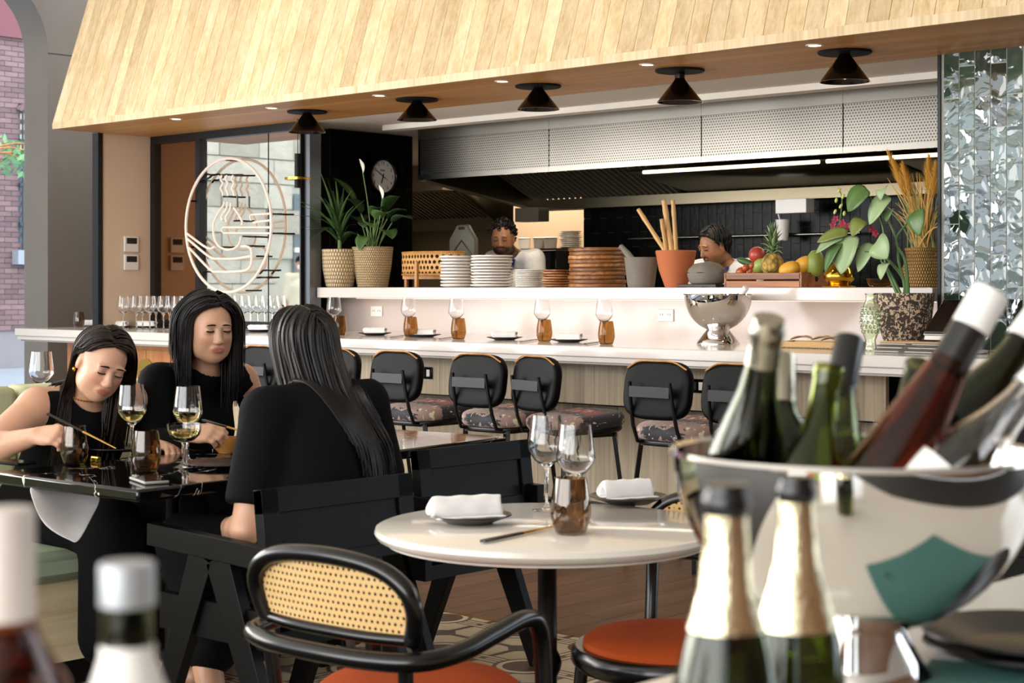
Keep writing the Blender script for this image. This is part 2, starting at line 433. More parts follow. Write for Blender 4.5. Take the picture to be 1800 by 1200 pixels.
# kitchen shell
tag(obj('ceiling_kitchen', M().box(-10.40, -2.5, 7.31, 8.7, 2.436, 2.5).box(-12.5, -2.5, 8.7, 12.4, 2.436, 2.5), 'ceiling_paint'), kind='structure', label='white kitchen ceiling behind the canopy')
obj('cove', M().box(-8.5, -3.9, 7.9, 8.02, 2.40, 2.436), 'ceiling_paint', bpy.data.objects['ceiling_kitchen'])
kb = tag(obj('wall_kitchen', M().box(-8.09, -3.0, 9.61, 9.8, 0, 2.43), 'grout_dark'), kind='structure', label='kitchen back wall of upright black tiles')
bt2 = M().box(.002, .075, -.009, .0, .002, .218).mesh('tile', 0); bt2.materials.append(MATS['black_tile'])
for i in range(54):
    for j in range(4):
        z = 1.16 + .22 * j - (.11 if i % 2 else 0)
        obj('tile', bt2, None, kb, loc=(-8.09 + .0772 * i, 9.61, z))
ks = tag(obj('wall_scullery', M().box(-12.5, -8.0, 11.9, 12.0, 0, 2.43), 'kitchen_steel'), kind='structure', label='stainless steel wall of the scullery recess')
tag(obj('wall_recess', M().box(-8.09, -8.0, 9.8, 11.9, 0, 2.43), 'ceiling_paint'), kind='structure', label='pale wall at the side of the scullery recess')
tag(obj('wall_kitchen_side', M().box(-12.6, -12.5, 8.7, 12, 0, 2.5), 'ceiling_paint'), kind='structure', label='pale side wall of the scullery')
tag(obj('wall_end', M().box(-2.6, -2.5, 7.6, 9.8, 0, 2.43), 'kitchen_steel'), kind='structure', label='steel end wall of the kitchen')

# ------------------------------------------------------------------ oak canopy over the bar
cz, cv0, cv1, cuL, cuR = 2.43, 6.46, 7.31, -10.4, -1.6
can = thing('bar_canopy', 'slanted light oak board canopy hanging above the bar', 'canopy', (cuL, cv0, cz))
dz = 4.2 - cz - .045; lean = .32
L = math.hypot(dz, lean * dz); T = Matrix.Rotation(-math.atan(lean), 4, 'X')
bm_ = M().box(.0013, .1087, 0, .018, 0, L, T=T).mesh('board', 0); bm_.materials.append(MATS['oak_canopy'])
for i in range(80): obj('board', bm_, None, can, loc=(.11 * i, 0, .045))
obj('edge_lip', M().box(0, cuR - cuL, -.004, .02, 0, .0445), 'oak_canopy', can)
sf = M().box(0, cuR - cuL, 0, .1055, 0, .016).mesh('board', 0); sf.materials.append(MATS['oak_soffit'])
for i in range(8): obj('soffit_board', sf, None, can, loc=(0, .02 + .1063 * i, .0))
obj('inner_edge', M().box(0, cuR - cuL, .872, .89, 0, .06), 'oak_canopy', can)
obj('end_panel', M().prism([(0, 0), (.85, 0), (.85, dz), (lean * dz, dz)], 0, .018, T=Matrix(((0, 1, 0, -.0185), (1, 0, 0, .004), (0, 0, 1, .03), (0, 0, 0, 1)))), 'oak_canopy', can)
obj('top_filler', M().box(0, cuR - cuL, lean * dz + .02, .85, dz - .2, dz), 'oak_canopy', can)

# pendants and downlights under the canopy
drops = [.137, .127, .135, .17, .146]; where = ['the mirror', 'the black pier', 'the plate stacks', 'the sugar cane pot', 'the green tiled pillar']
for i, (px, dp) in enumerate(zip((540, 733, 946, 1195, 1485), drops)):
    p = PV(px, 150, 6.90); t = thing('pendant_lamp', f'black cone pendant lamp under the canopy nearest {where[i]}', 'lamp', (p.x, 6.90, cz), group='cone lamps along the canopy')
    obj('ceiling_plate', M().lathe([(.001, 0), (.128, 0), (.13, -.006), (.124, -.012), (.001, -.012)], 32), 'black_matte', t)
    if dp > .15: obj('stem', M().lathe([(.026, -.012), (.026, -.05)], 16), 'black_gloss', t)
    zt = -.045 if dp > .15 else -.012
    obj('shade', M().lathe([(.026, zt), (.03, zt - .01), (.121, -dp), (.118, -dp), (.028, zt - .016), (.02, zt - .012)], 32), 'lampshade', t)
    obj('bulb', M().ball((0, 0, -dp + .035), .022), 'led_white', t)
    l = bpy.data.lights.new('pendant_light', 'SPOT'); l.energy = 3; l.spot_size = R(110); l.spot_blend = .6; l.color = (1, .85, .68); l.shadow_soft_size = .03
    lo = bpy.data.objects.new('pendant_light', l); COL.objects.link(lo); lo.location = (p.x, 6.9, cz - dp - .005)
for i, (px, py) in enumerate(((310, 210), (478, 190), (667, 169), (883, 145), (1138, 115), (1432, 80))):
    p = G(px, py, cz) if False else PV(px, py, 6.62)
    t = thing('downlight', ['recessed downlight at the outer end of the canopy', 'recessed downlight before the pendant by the mirror', 'recessed downlight before the pendant by the black pier', 'recessed downlight before the pendant over the plate stacks',
                            'recessed downlight before the pendant over the cane pot', 'recessed downlight before the pendant by the green pillar'][i], 'downlight', (p.x, 6.62, cz), group='downlights in the canopy')
    obj('ring', M().lathe([(.03, -.004), (.042, -.004), (.042, .0), (.03, .006)], 24, closed=True), 'white_plastic', t)
    obj('lens', M().lathe([(.001, -.001), (.031, -.001)], 24), 'led', t)
    l = bpy.data.lights.new('downlight_beam', 'SPOT'); l.energy = 6; l.spot_size = R(75); l.spot_blend = .5; l.color = (1, .86, .7); l.shadow_soft_size = .03
    lo = bpy.data.objects.new('downlight_beam', l); COL.objects.link(lo); lo.location = (p.x, 6.62, cz - .006)

# ------------------------------------------------------------------ extractor hood
hu0, hu1, hv = -8.50, -2.62, 8.25
hd = thing('extractor_hood', 'long stainless steel extractor hood with perforated front above the kitchen', 'hood', (hu0, hv, 2.07))
seams = [PV(x, 250, hv).x for x in (965, 1233, 1482)]
eds = [hu0] + seams + [hu1]
for a, b in zip(eds, eds[1:]):
    obj('front_panel', M().box(a + .004, b - .004, hv, hv + .012, 2.105, 2.352), 'perforated_steel', hd, world=True)
    obj('lower_rail', M().box(a + .001, b - .001, hv - .004, hv + .02, 2.07, 2.104), 'bright_steel', hd, world=True)
    obj('upper_rail', M().box(a + .001, b - .001, hv - .003, hv + .02, 2.354, 2.432), 'bright_steel', hd, world=True)
side = M().add([(hu0, hv, 2.07), (hu0, 9.6, 1.88), (hu0, 9.6, 2.43), (hu0, hv, 2.43), (hu0 + .02, hv, 2.07), (hu0 + .02, 9.6, 1.88), (hu0 + .02, 9.6, 2.43), (hu0 + .02, hv, 2.43)],
               [(0, 1, 2, 3), (7, 6, 5, 4), (0, 4, 5, 1), (3, 2, 6, 7), (0, 3, 7, 4), (1, 5, 6, 2)])
obj('side_panel', side, 'dark_steel', hd, world=True)
led = M()
for i in range(34):
    t = i / 33; led.box(hu0 + .005, hu0 + .022, hv + .06 + 1.2 * t, hv + .075 + 1.2 * t, 2.057 - .169 * t, 2.062 - .169 * t)
q = obj('glowing_slots', led, 'led', hd, world=True); tag(q, kind='stuff')  # row of small slots given a glow of their own
obj('side_lip', M().beam((hu0 + .02, hv + .03, 2.066), (hu0 + .02, 9.58, 1.882), .05, .012), 'kitchen_steel', hd, world=True)
obj('roof_panel', M().box(hu0, hu1, hv + .02, 9.6, 2.40, 2.43), 'dark_steel', hd, world=True)
# baffle filters: slatted left half, plain sheets to the right
T0 = Vector((0, 9.0, 2.16)); T1 = Vector((0, 9.42, 1.97)); sl = (T1 - T0)
obj('baffle_backing', M().add([(hu0, T0.y, T0.z + .015), (hu1, T0.y, T0.z + .015), (hu1, T1.y, T1.z + .015), (hu0, T1.y, T1.z + .015)], [(0, 1, 2, 3)]), 'dark_steel', hd, world=True, solid=.006)
for i in range(26):
    u = hu0 + .08 + .055 * i
    obj('baffle_slat', M().beam((u, T0.y, T0.z), (u, T1.y, T1.z), .026, .02, up=(1, 0, 0)), 'kitchen_steel', hd, world=True, smooth=0)
for a, b in ((-6.95, -5.02), (-4.98, -2.7)):
    obj('sheet_panel', M().add([(a, 8.7, 2.08), (b, 8.7, 2.08), (b, 9.42, 1.975), (a, 9.42, 1.975)], [(0, 1, 2, 3)]), 'dark_steel', hd, world=True, solid=.012)
obj('upper_slope', M().add([(hu0, 8.5, 2.40), (hu1, 8.5, 2.40), (hu1, 9.0, 2.17), (hu0, 9.0, 2.17)], [(0, 1, 2, 3)]), 'dark_steel', hd, world=True, solid=.006)
obj('gutter', M().box(hu0, hu1, 9.40, 9.6, 1.89, 1.965), 'dark_steel', hd, world=True)
obj('end_bracket', M().box(-8.52, -8.28, 9.3, 9.42, 1.80, 1.905), 'kitchen_steel', hd, world=True)
pb = PV(1397, 363, 9.35)
obj('control_box', M().box(pb.x - .12, pb.x + .12, 9.3, 9.4, pb.z - .045, pb.z + .05), 'white_plastic', hd, world=True, bevel=.004)
obj('status_label', M().box(hu0 + .03, hu0 + .13, hv - .003, hv, 2.10, 2.135), 'screen_dark', hd, world=True)
for a, b in ((1131, 1440), (1453, 1700)):
    p, q = PV(a, 303, 8.55), PV(b, 280, 8.55)
    obj('light_tube', M().tube([(p.x, 8.55, 2.055), (q.x, 8.55, 2.055)], .012, 8), 'led_white', hd, world=True)
# second hood deep in the scullery
h2 = thing('scullery_hood', 'second steel extractor hood with slatted filters deep in the scullery', 'hood', (-12, 11.2, 1.9))
a, b = PV(700, 360, 11.3), PV(850, 360, 11.3)
obj('hood_top', M().box(a.x - .6, b.x, 10.75, 11.9, 2.20, 2.43), 'kitchen_steel', h2, world=True)
obj('filter_backing', M().add([(a.x - .6, 11.0, 2.22), (b.x, 11.0, 2.22), (b.x, 11.55, 1.98), (a.x - .6, 11.55, 1.98)], [(0, 1, 2, 3)]), 'dark_steel', h2, world=True, solid=.01)
for i in range(34):
    u = a.x - .5 + .06 * i
    if u < b.x: obj('baffle_slat', M().beam((u, 10.98, 2.21), (u, 11.53, 1.97), .026, .02, up=(1, 0, 0)), 'kitchen_steel', h2, world=True, smooth=0)
obj('gutter', M().box(a.x - .6, b.x, 11.5, 11.62, 1.86, 1.98), 'bright_steel', h2, world=True)
obj('side_panel', M().add([(b.x, 10.75, 2.3), (b.x, 11.6, 1.86), (b.x, 11.9, 1.86), (b.x, 11.9, 2.43), (b.x, 10.75, 2.43)], [(0, 1, 2, 3, 4)]), 'dark_steel', h2, world=True, solid=.02)
area('scullery_fill', (-9.8, 10.6, 2.38), (0, 0, 0), 1.6, .5, 20, (1, .82, .6))  # unseen warm fill added to brighten the recess
# ------------------------------------------------------------------ the bar
bc = thing('bar_counter', 'long white stone bar counter running under the canopy', 'counter', (-6.5, 7.0, .92))
obj('worktop', M().box(-10.9, -2.4, 6.45, 7.78, .945, 1.0), 'white_stone', bc, world=True, bevel=.006)
obj('edge_apron', M().box(-10.88, -2.4, 6.462, 6.52, .92, .944), 'white_stone', bc, world=True)
obj('shadow_lip', M().box(-10.85, -2.4, 6.475, 6.7, .908, .919), 'grey_plastic', bc, world=True)
bb = thing('bar_panelling', 'pale oak panelled bar front behind the stools', 'bar front', (-6, 6.9, 0))
x0 = -9.1; n = 9; wdt = (-3.87 - x0) / n
for i in range(n):
    obj('upper_panel', M().box(x0 + wdt * i + .001, x0 + wdt * (i + 1) - .001, 6.75, 6.78, .68, .906), 'oak_bar', bb, world=True)
    obj('lower_panel', M().box(x0 + wdt * i + .001, x0 + wdt * (i + 1) - .001, 6.95, 6.98, .09, .68), 'oak_bar', bb, world=True)
obj('shadow_gap', M().box(x0, -3.87, 6.78, 6.96, .67, .69), 'black_matte', bb, world=True)
obj('kickboard', M().box(x0, -3.3, 6.98, 7.05, 0, .09), 'black_matte', bb, world=True)
obj('carcass', M().box(x0, -2.6, 7.0, 7.7, .09, .905), 'black_matte', bb, world=True)
for i, x in enumerate((748, 1225)):
    p = PV(x, 655 if i == 0 else 678, 6.75)
    t = thing('power_outlet', ['black power outlet on the bar front beside the far stools', 'black power outlet on the bar front between the near stools'][i], 'outlet', (p.x, 6.749, p.z), group='outlets under the bar')
    obj('plate', M().box(-.06, .06, -.008, 0, -.035, .035), 'black_gloss', t, bevel=.003)
    obj('switch', M().box(.02, .045, -.012, -.008, -.02, .02), 'white_plastic', t)
    obj('socket', M().box(-.045, .005, -.012, -.008, -.02, .02), 'black_matte', t)
# orange cabinet with round brass lock plate at the far end of the bar
cb = thing('orange_cabinet', 'orange wooden cabinet with round brass lock plate under the far counter end', 'cabinet', (-9.9, 6.9, 0))
obj('body', M().box(-10.75, -9.12, 6.80, 7.6, .05, .906), 'orange_wood', cb, world=True)
c0 = PV(258, 700, 6.78).x
for a, b in ((c0 - .55, c0 - .003), (c0 + .003, c0 + .55)):
    d = obj('door', M().box(a, b, 6.775, 6.80, .1, .86), 'orange_wood', cb, world=True)
pz = PV(258, 655, 6.77).z
lk = M().lathe([(.001, 0), (.10, 0), (.10, .004), (.001, .004)], 28, T=Matrix.Rotation(R(90), 4, 'X'), c=(c0, 6.772, pz))
obj('lock_plate', lk, 'brass', cb, world=True)
for s in (-1, 1):
    obj('pull', M().tube([(c0 + s * .03, 6.768, pz + .015), (c0 + s * .03, 6.75, pz + .005), (c0 + s * .03, 6.755, pz - .02)], .008, 6), 'brass', cb, world=True)
# backsplash and raised shelf
bk = thing('backsplash', 'white backsplash panel between the counter and the raised shelf', 'panel', (-6, 7.75, 1.0))
obj('sheet', M().box(-8.92, -3.9, 7.75, 7.78, 1.0, 1.23), 'white_gloss', bk, world=True)
obj('end_return', M().box(-3.99, -3.9, 7.45, 7.75, 1.0, 1.23), 'white_gloss', bk, world=True)
sh = thing('raised_shelf', 'thick white raised shelf holding plants, plates and fruit', 'shelf', (-6, 7.8, 1.23))
obj('slab', M().box(-8.64, -3.995, 7.42, 8.12, 1.23, 1.30), 'white_stone', sh, world=True, bevel=.004)
obj('light_strip', M().box(-8.55, -4.05, 7.70, 7.715, 1.222, 1.23), plain('led_strip', '#ffffff', .5, emit='#ffe0c4', estr=.45), sh, world=True)
area('shelf_strip_light', (-6.3, 7.60, 1.215), (R(25), 0, 0), 4.5, .05, 1.2, (1, .84, .74))
kc = thing('kitchen_bench', 'steel kitchen bench behind the raised shelf', 'bench', (-6, 8.0, 0))
obj('worktop', M().box(-8.4, -3.0, 7.80, 8.2, .90, .94), 'kitchen_steel', kc, world=True)
obj('cabinet', M().box(-8.4, -3.0, 7.82, 8.18, 0, .90), 'kitchen_steel', kc, world=True)
for i, x in enumerate((663, 1171)):
    p = PV(x, 547 if i == 0 else 554, 7.75)
    t = thing('wall_socket', ['white double socket on the backsplash near the black pier', 'white double socket on the backsplash beside the steel bowl'][i], 'socket', (p.x, 7.749, p.z), group='sockets on the backsplash')
    obj('plate', M().box(-.058, .058, -.008, 0, -.036, .036), 'white_plastic', t, bevel=.003)
    for s in (-1, 1):
        for q, r in ((-.009, 20), (.009, -20)):
            obj('pin_slot', M().box(-.0016, .0016, -.0088, -.0078, -.006, .006, T=Matrix.Translation((s * .028 + q, 0, .004)) @ Matrix.Rotation(R(r), 4, 'Y')), 'black_matte', t)

# ------------------------------------------------------------------ mirror wall, neon sign
mw = thing('mirror_wall', 'black framed mirror panes behind the neon sign', 'mirror', (-9.5, 7.32, 1.0))
xs = [PV(x, 400, 7.31).x for x in (270, 350, 470, 556)]
obj('frame_top', M().box(-10.398, -8.705, 7.29, 7.36, 2.375, 2.43), 'black_steel', mw, world=True)
obj('frame_bottom', M().box(-10.398, -8.705, 7.29, 7.36, 1.0, 1.06), 'black_steel', mw, world=True)
for u, w in ((xs[0] - .02, .06), (xs[1] - .02, .05)): obj('frame_post', M().box(u, u + w, 7.29, 7.36, 1.06, 2.375), 'black_steel', mw, world=True)
obj('tinted_pane', M().box(xs[0] + .04, xs[1] - .02, 7.32, 7.33, 1.06, 2.375), 'brown_mirror', mw, world=True)
obj('gold_bead', M().box(xs[1] - .028, xs[1] - .02, 7.312, 7.33, 1.06, 2.375), 'brass', mw, world=True)
obj('mirror_pane', M().box(xs[1] + .03, xs[2] - .002, 7.32, 7.33, 1.06, 2.375), 'mirror', mw, world=True)
obj('mirror_pane', M().box(xs[2] + .002, -8.705, 7.32, 7.33, 1.06, 2.375), 'mirror', mw, world=True)
obj('pane_joint', M().box(xs[2] - .002, xs[2] + .002, 7.316, 7.33, 1.06, 2.375), 'black_steel', mw, world=True)
obj('backing', M().box(-10.398, -8.705, 7.33, 7.40, 1.0, 2.43), 'black_matte', mw, world=True)
NV = 7.255
def zz(pts): return [PV(300 + x / 3.53, 240 + y / 3.53, NV) for x, y in pts]
ns = thing('neon_sign', 'unlit cream neon tube sign of hand, noodles and bowl inside a ring', 'sign', (zz([(350, 550)])[0].x, NV, 1.2))
c_ = PV(400, 396, NV)
obj('ring_tube', M().tube([(c_.x + .49 * math.cos(R(a)), NV, c_.z + .475 * math.sin(R(a))) for a in range(0, 360, 6)], .0105, 8, closed=True), 'cream_neon', ns, world=True)
for z in (318, 350, 388): obj('wave_tube', M().tube(spline(zz([(z, 240), (z - 8, 265), (z + 5, 290), (z - 7, 320), (z + 3, 345), (z + 6, 368)])), .008, 8), 'cream_neon', ns, world=True)
for pts in ([(335, 402), (325, 430), (295, 475), (268, 535), (266, 600), (288, 668), (340, 700), (392, 695), (425, 665), (437, 622)], [(353, 405), (345, 450), (315, 495), (322, 520)], [(375, 412), (366, 460), (342, 500), (346, 530)],
            [(390, 440), (420, 480), (440, 520), (445, 550)]): obj('hand_tube', M().tube(spline(zz(pts)), .008, 8), 'cream_neon', ns, world=True)
for pts in ([(500, 520), (492, 488), (510, 484), (618, 478)], [(512, 534), (560, 526), (618, 520)], [(618, 563), (330, 563), (314, 580), (330, 598), (618, 600)]): obj('chopstick_tube', M().tube(zz(pts), .008, 8), 'cream_neon', ns, world=True)
for pts in ([(100, 600), (225, 690), (275, 684)], [(105, 635), (240, 745), (300, 757), (400, 757), (497, 742)], [(115, 690), (245, 825), (300, 838), (440, 835), (490, 812), (502, 770), (500, 705), (475, 682), (440, 682)]):
    obj('bowl_tube', M().tube(spline(zz(pts), 4), .009, 8), 'cream_neon', ns, world=True)
for x, y in ((130, 400), (180, 232), (340, 235), (345, 372), (640, 480), (640, 600), (480, 620), (475, 678), (535, 742), (550, 873), (580, 830), (130, 685), (200, 838), (410, 522), (470, 955), (345, 145), (310, 685)):
    p = zz([(x, y)])[0]; obj('standoff', M().tube([(p.x, NV - .004, p.z), (p.x, 7.319, p.z)], .007, 6), 'black_gloss', ns, world=True)
for pts in ([(175, 235), (215, 228), (245, 240)], [(175, 280), (190, 265), (215, 265), (245, 245)], [(305, 237), (440, 237)], [(320, 372), (380, 372)], [(405, 365), (405, 440)], [(440, 618), (520, 622)], [(440, 678), (500, 678)], [(520, 875), (590, 873)], [(545, 850), (565, 830), (600, 828)], [(625, 480), (680, 480)], [(625, 600), (685, 600)], [(385, 523), (435, 520)]):
    obj('electrode', M().tube([p + Vector((0, .012, 0)) for p in zz(pts)], .007, 6), 'black_gloss', ns, world=True)
# slim hanging lamp with brass ring, in front of the mirror
p = PV(523.5, 300, 7.16)
t = thing('hanging_lamp', 'slim black cylinder lamp with flat brass ring hanging before the mirror', 'lamp', (p.x, 7.16, 2.43))
zA, zB, zR = PV(523, 270, 7.16).z - 2.43, PV(523, 330, 7.16).z - 2.43, PV(523, 314, 7.16).z - 2.43
obj('cord', M().tube([(0, 0, 0), (0, 0, zA)], .003, 6), 'black_matte', t)
obj('cylinder_body', M().lathe([(.001, zA), (.022, zA), (.022, zB), (.001, zB)], 20), 'black_matte', t)
obj('brass_ring', M().lathe([(.023, zR - .008), (.088, zR - .008), (.088, zR + .008), (.023, zR + .008)], 32, closed=True), 'gold', t)
# thermostats on the beige wall
for i, (x, y, s) in enumerate(((229, 429, 1), (229, 461, 1), (225, 534, .8))):
    p = PU(x, y, -10.4)
    t = thing('wall_controller', ['white wall controller with grey screen, upper of the pair', 'white wall controller with grey screen, lower of the pair', 'blank white wall plate just above the wine glasses'][i], 'controller', (-10.398, p.y, p.z), group='controllers on the beige wall')
    obj('casing', M().box(0, .018, -.062, .062, -.058 * s, .058 * s), 'white_plastic', t, bevel=.004)
    if s == 1: obj('display', M().box(.018, .0195, -.045, .045, .002, .046), 'screen_dark', t)

# clock
cp = PU(670, 310, UP); t = thing('wall_clock', 'round black rimmed wall clock on the black pier', 'clock', (UP + .002, cp.y, cp.z))
RX = Matrix.Rotation(R(90), 4, 'Y')
obj('rim', M().lathe([(.118, .0), (.132, .0), (.132, .03), (.124, .036), (.118, .03)], 40, T=RX, closed=True), 'black_gloss', t)
obj('dial', M().lathe([(.001, .016), (.119, .016), (.119, .0), (.001, 0)], 40, T=RX), 'white_plastic', t)
def text(name, body, size, mat, parent, M4, ext=.0006):
    cu = bpy.data.curves.new(name, 'FONT'); cu.body = body; cu.size = size; cu.align_x = 'CENTER'; cu.align_y = 'CENTER'; cu.extrude = ext; cu.offset = .0007 if name == 'lettering' and size < .02 else 0; cu.materials.append(MATS[mat])
    tmp = bpy.data.objects.new('tmp', cu); COL.objects.link(tmp); dg = bpy.context.evaluated_depsgraph_get()
    me = bpy.data.meshes.new_from_object(tmp.evaluated_get(dg)); bpy.data.objects.remove(tmp); me.transform(M4)
    o = bpy.data.objects.new(name, me); COL.objects.link(o); o.parent = parent
    return o
FW = Matrix(((0, 0, 1, 0), (1, 0, 0, 0), (0, 1, 0, 0), (0, 0, 0, 1)))     # text plane facing +X, reading along +Y
for h in range(1, 13):
    a = R(90 - 30 * h); text('numeral', str(h), .034, 'black_matte', t, Matrix.Translation((.0165, .096 * math.cos(a), .096 * math.sin(a))) @ FW)
text('lettering', 'winc.', .026, 'black_matte', t, Matrix.Translation((.0165, 0, .045)) @ FW)
for nm, ang, ln, w in (('minute_hand', 36, .085, .006), ('hour_hand', -106, .055, .008)):
    a = R(90 + ang) if nm == 'minute_hand' else R(ang)
    a = R(148) if nm == 'minute_hand' else R(252)
    obj(nm, M().beam((.019, -.02 * math.cos(a), -.02 * math.sin(a)), (.019, ln * math.cos(a), ln * math.sin(a)), .002, w, up=(0, -math.sin(a), math.cos(a))), 'black_matte', t)
obj('second_hand', M().beam((.021, 0, 0), (.021, .05 * math.cos(R(-30)), .05 * math.sin(R(-30))), .001, .002, up=(0, .5, .866)), 'black_matte', t)

# ------------------------------------------------------------------ street outside
tag(obj('street_ground', M().box(-40, -12.2, -30, 40, -.2, -.05), 'asphalt'), kind='structure', label='pale bluish street surface outside the window')
tag(obj('pavement_far', M().box(-23, -18.8, -30, 40, -.05, .05), 'concrete'), kind='structure', label='pavement along the brick building')
bf = tag(obj('wall_brick', M().box(-23.6, -23.02, 3.2, 30, 0, 12), 'mortar'), kind='structure', label='old brick building across the street')
bmh = M().box(0, .04, .004, .226, .004, .076).mesh('brick', 0); bmh.materials.append(MATS['brick'])
FU = -23.02
pW = [PU(x, 300, FU).y for x in (29, 110)]; zW0, zW1 = PU(40, 440, FU).z, PU(40, 185, FU).z
cnt = 0
v0 = PU(-30, 300, FU).y; v1 = PU(100, 300, FU).y
z = PU(40, 580, FU).z; row = 0
while z < PU(40, 72, FU).z:
    v = v0 - (.115 if row % 2 else 0)
    while v < v1:
        if not (pW[0] - .1 < v < pW[1] and zW0 - .25 < z < zW1 + .05): obj('brick', bmh, None, bf, loc=(FU, v, z)); cnt += 1
        v += .23
    z += .08; row += 1
obj('maroon_band', M().box(FU, FU + .12, 3.2, 30, PU(40, 70, FU).z, 12), 'maroon', bf)
wd = thing('barred_window', 'tall arched window with iron bars in the brick building', 'window', (FU, (pW[0] + pW[1]) / 2, zW0))
wz = zW1 - zW0; hw = (pW[1] - pW[0]) / 2
obj('pane', M().box(.02, .03, -hw, hw, 0, wz), 'window_dark', wd)
obj('sill', M().box(.02, .22, -hw - .1, hw + .1, -.22, 0), 'concrete', wd)
obj('arch_head', M().tube([(.08, hw * math.cos(R(a)), wz - .1 + .12 * math.sin(R(a))) for a in range(0, 181, 15)], .05, 6), 'brick', wd)
for i in range(7): obj('bar', M().tube([(.08, -hw + .06 + (2 * hw - .12) * i / 6, 0), (.08, -hw + .06 + (2 * hw - .12) * i / 6, wz)], .018, 6), 'iron_bar', wd)
for q in (.18, .45, .75): obj('crossbar', M().box(.06, .1, -hw, hw, wz * q - .03, wz * q + .03), 'iron_bar', wd)
obj('glow_pane', M().box(.031, .036, -hw * .9, hw * .9, wz * .62, wz * .97), plain('glow_glass', '#b7a98c', .4, emit='#e8d9b8', estr=.35), wd)  # thin upper pane with a glow put into its material
# sandstone facade further down, seen in the mirror
sf_ = tag(obj('wall_stone', M().box(-22.6, -21.9, -14, 3.2, 0, 12), 'grout_light'), kind='structure', label='pale sandstone building down the street')
for j in range(9):
    z = .1 + j * .42; v = -9 + (.35 if j % 2 else 0)
    while v < 3.1:
        w = .62 + .3 * rnd.random(); w = min(w, 3.15 - v)
        if w > .1 and not (1.1 < z < 2.9 and (-4.6 < v + w / 2 < -3.6 or -1.2 < v + w / 2 < -.2)): obj('stone', M().box(0, .05 + .05 * rnd.random(), .01, w - .01, .01, .41), 'sandstone', sf_, loc=(-21.9, v, z), bevel=0, smooth=0)
        v += w
for i, c in enumerate((-4.1, -.7)):
    t = thing('stone_window', ['dark sash window in the sandstone front, farther one', 'dark sash window in the sandstone front, nearer one'][i], 'window', (-21.86, c, 1.0))
    obj('pane', M().box(0, .02, -.5, .5, 0, 1.9), 'window_dark', t); obj('frame_bar', M().box(.02, .06, -.04, .04, 0, 1.9), 'white_plastic', t); obj('frame_rail', M().box(.02, .06, -.5, .5, .9, .98), 'white_plastic', t)
# street tree twigs seen through the window
tr = thing('street_tree', 'leafy green twigs of a street tree outside the window', 'tree', PU(-60, 600, -18).to_tuple())
b0 = PU(-60, 300, -18)
br = M(); br.tube([(b0.x, b0.y, 0), (b0.x, b0.y, b0.z + .3)], [.09, .06], 8); ends = []
for x, y in ((10, 275), (30, 265), (60, 272), (82, 285), (20, 295), (75, 262), (48, 285)):
    e = PU(x, y, -18 + rnd.uniform(-.3, .3)); br.tube(bez((b0.x, b0.y, b0.z), (b0.x, b0.y + .2, b0.z + .3), e + Vector((0, -.3, .15)), e, 6), [.02, .018, .015, .012, .01, .008, .005], 5); ends.append(e)
obj('trunk', br, 'teak', tr, world=True)
lf = M()
for e in ends:
    for i in range(26):
        c = e + Vector((rnd.gauss(0, .10), rnd.gauss(0, .12), rnd.gauss(0, .07))); a = Vector((rnd.gauss(0, 1), rnd.gauss(0, 1), rnd.gauss(0, .7))).normalized(); b = a.orthogonal().normalized(); s = .07
        lf.add([c - a * s, c + b * s * .4, c + a * s, c - b * s * .4], [(0, 1, 2, 3)])
tag(obj('foliage', lf, plain('tree_leaf', '#7fae7a', .6), tr, world=True, smooth=0), kind='stuff')
# ------------------------------------------------------------------ soft and rounded shapes
def slab(m, w, d, t, e=4.0, T=None, n=44, r=.4, crown=0, mi=0):
    """cushion: superellipse outline w x d, thickness t along z, rounded rim"""
    out = []
    for i in range(n):
        a = 2 * math.pi * i / n; c, s = math.cos(a), math.sin(a)
        k = (abs(c) ** e + abs(s) ** e) ** (-1 / e); out.append((c * k, s * k))
    rr = t * r; rings = []
    for j in range(5):
        q = math.pi / 2 * j / 4; rings.append((-rr * (1 - math.sin(q)), -t / 2 + rr * (1 - math.cos(q))))
    for j in range(5):
        q = math.pi / 2 * j / 4; rings.append((-rr * (1 - math.cos(q)), t / 2 - rr * (1 - math.sin(q))))
    rows = []
    for inset, z in [(-min(w, d) * .45, -t / 2), (-min(w, d) * .2, -t / 2)] + rings + [(-min(w, d) * .2, t / 2 + crown * .7), (-min(w, d) * .45, t / 2 + crown)]:
        rows.append([Vector((x * (w / 2 + inset), y * (d / 2 + inset), z)) for x, y in out])
    if T is not None: rows = [[T @ p for p in r_] for r_ in rows]
    m.grid(rows, mi, closed=True); L = len(rows); o = len(m.v) - L * n
    m.f.append(tuple(o + i for i in range(n - 1, -1, -1))); m.f.append(tuple(o + (L - 1) * n + i for i in range(n))); m.mi += [mi, mi]
    return m
def TR(loc=(0, 0, 0), rx=0, ry=0, rz=0): return Matrix.Translation(loc) @ Matrix.Rotation(R(rz), 4, 'Z') @ Matrix.Rotation(R(ry), 4, 'Y') @ Matrix.Rotation(R(rx), 4, 'X')
def toward(a, b):
    """matrix carrying local z onto the direction a -> b with origin a"""
    d = (Vector(b) - Vector(a)).normalized(); x = d.orthogonal().normalized(); y = d.cross(x)
    return Matrix(((x.x, y.x, d.x, a[0]), (x.y, y.y, d.y, a[1]), (x.z, y.z, d.z, a[2]), (0, 0, 0, 1)))

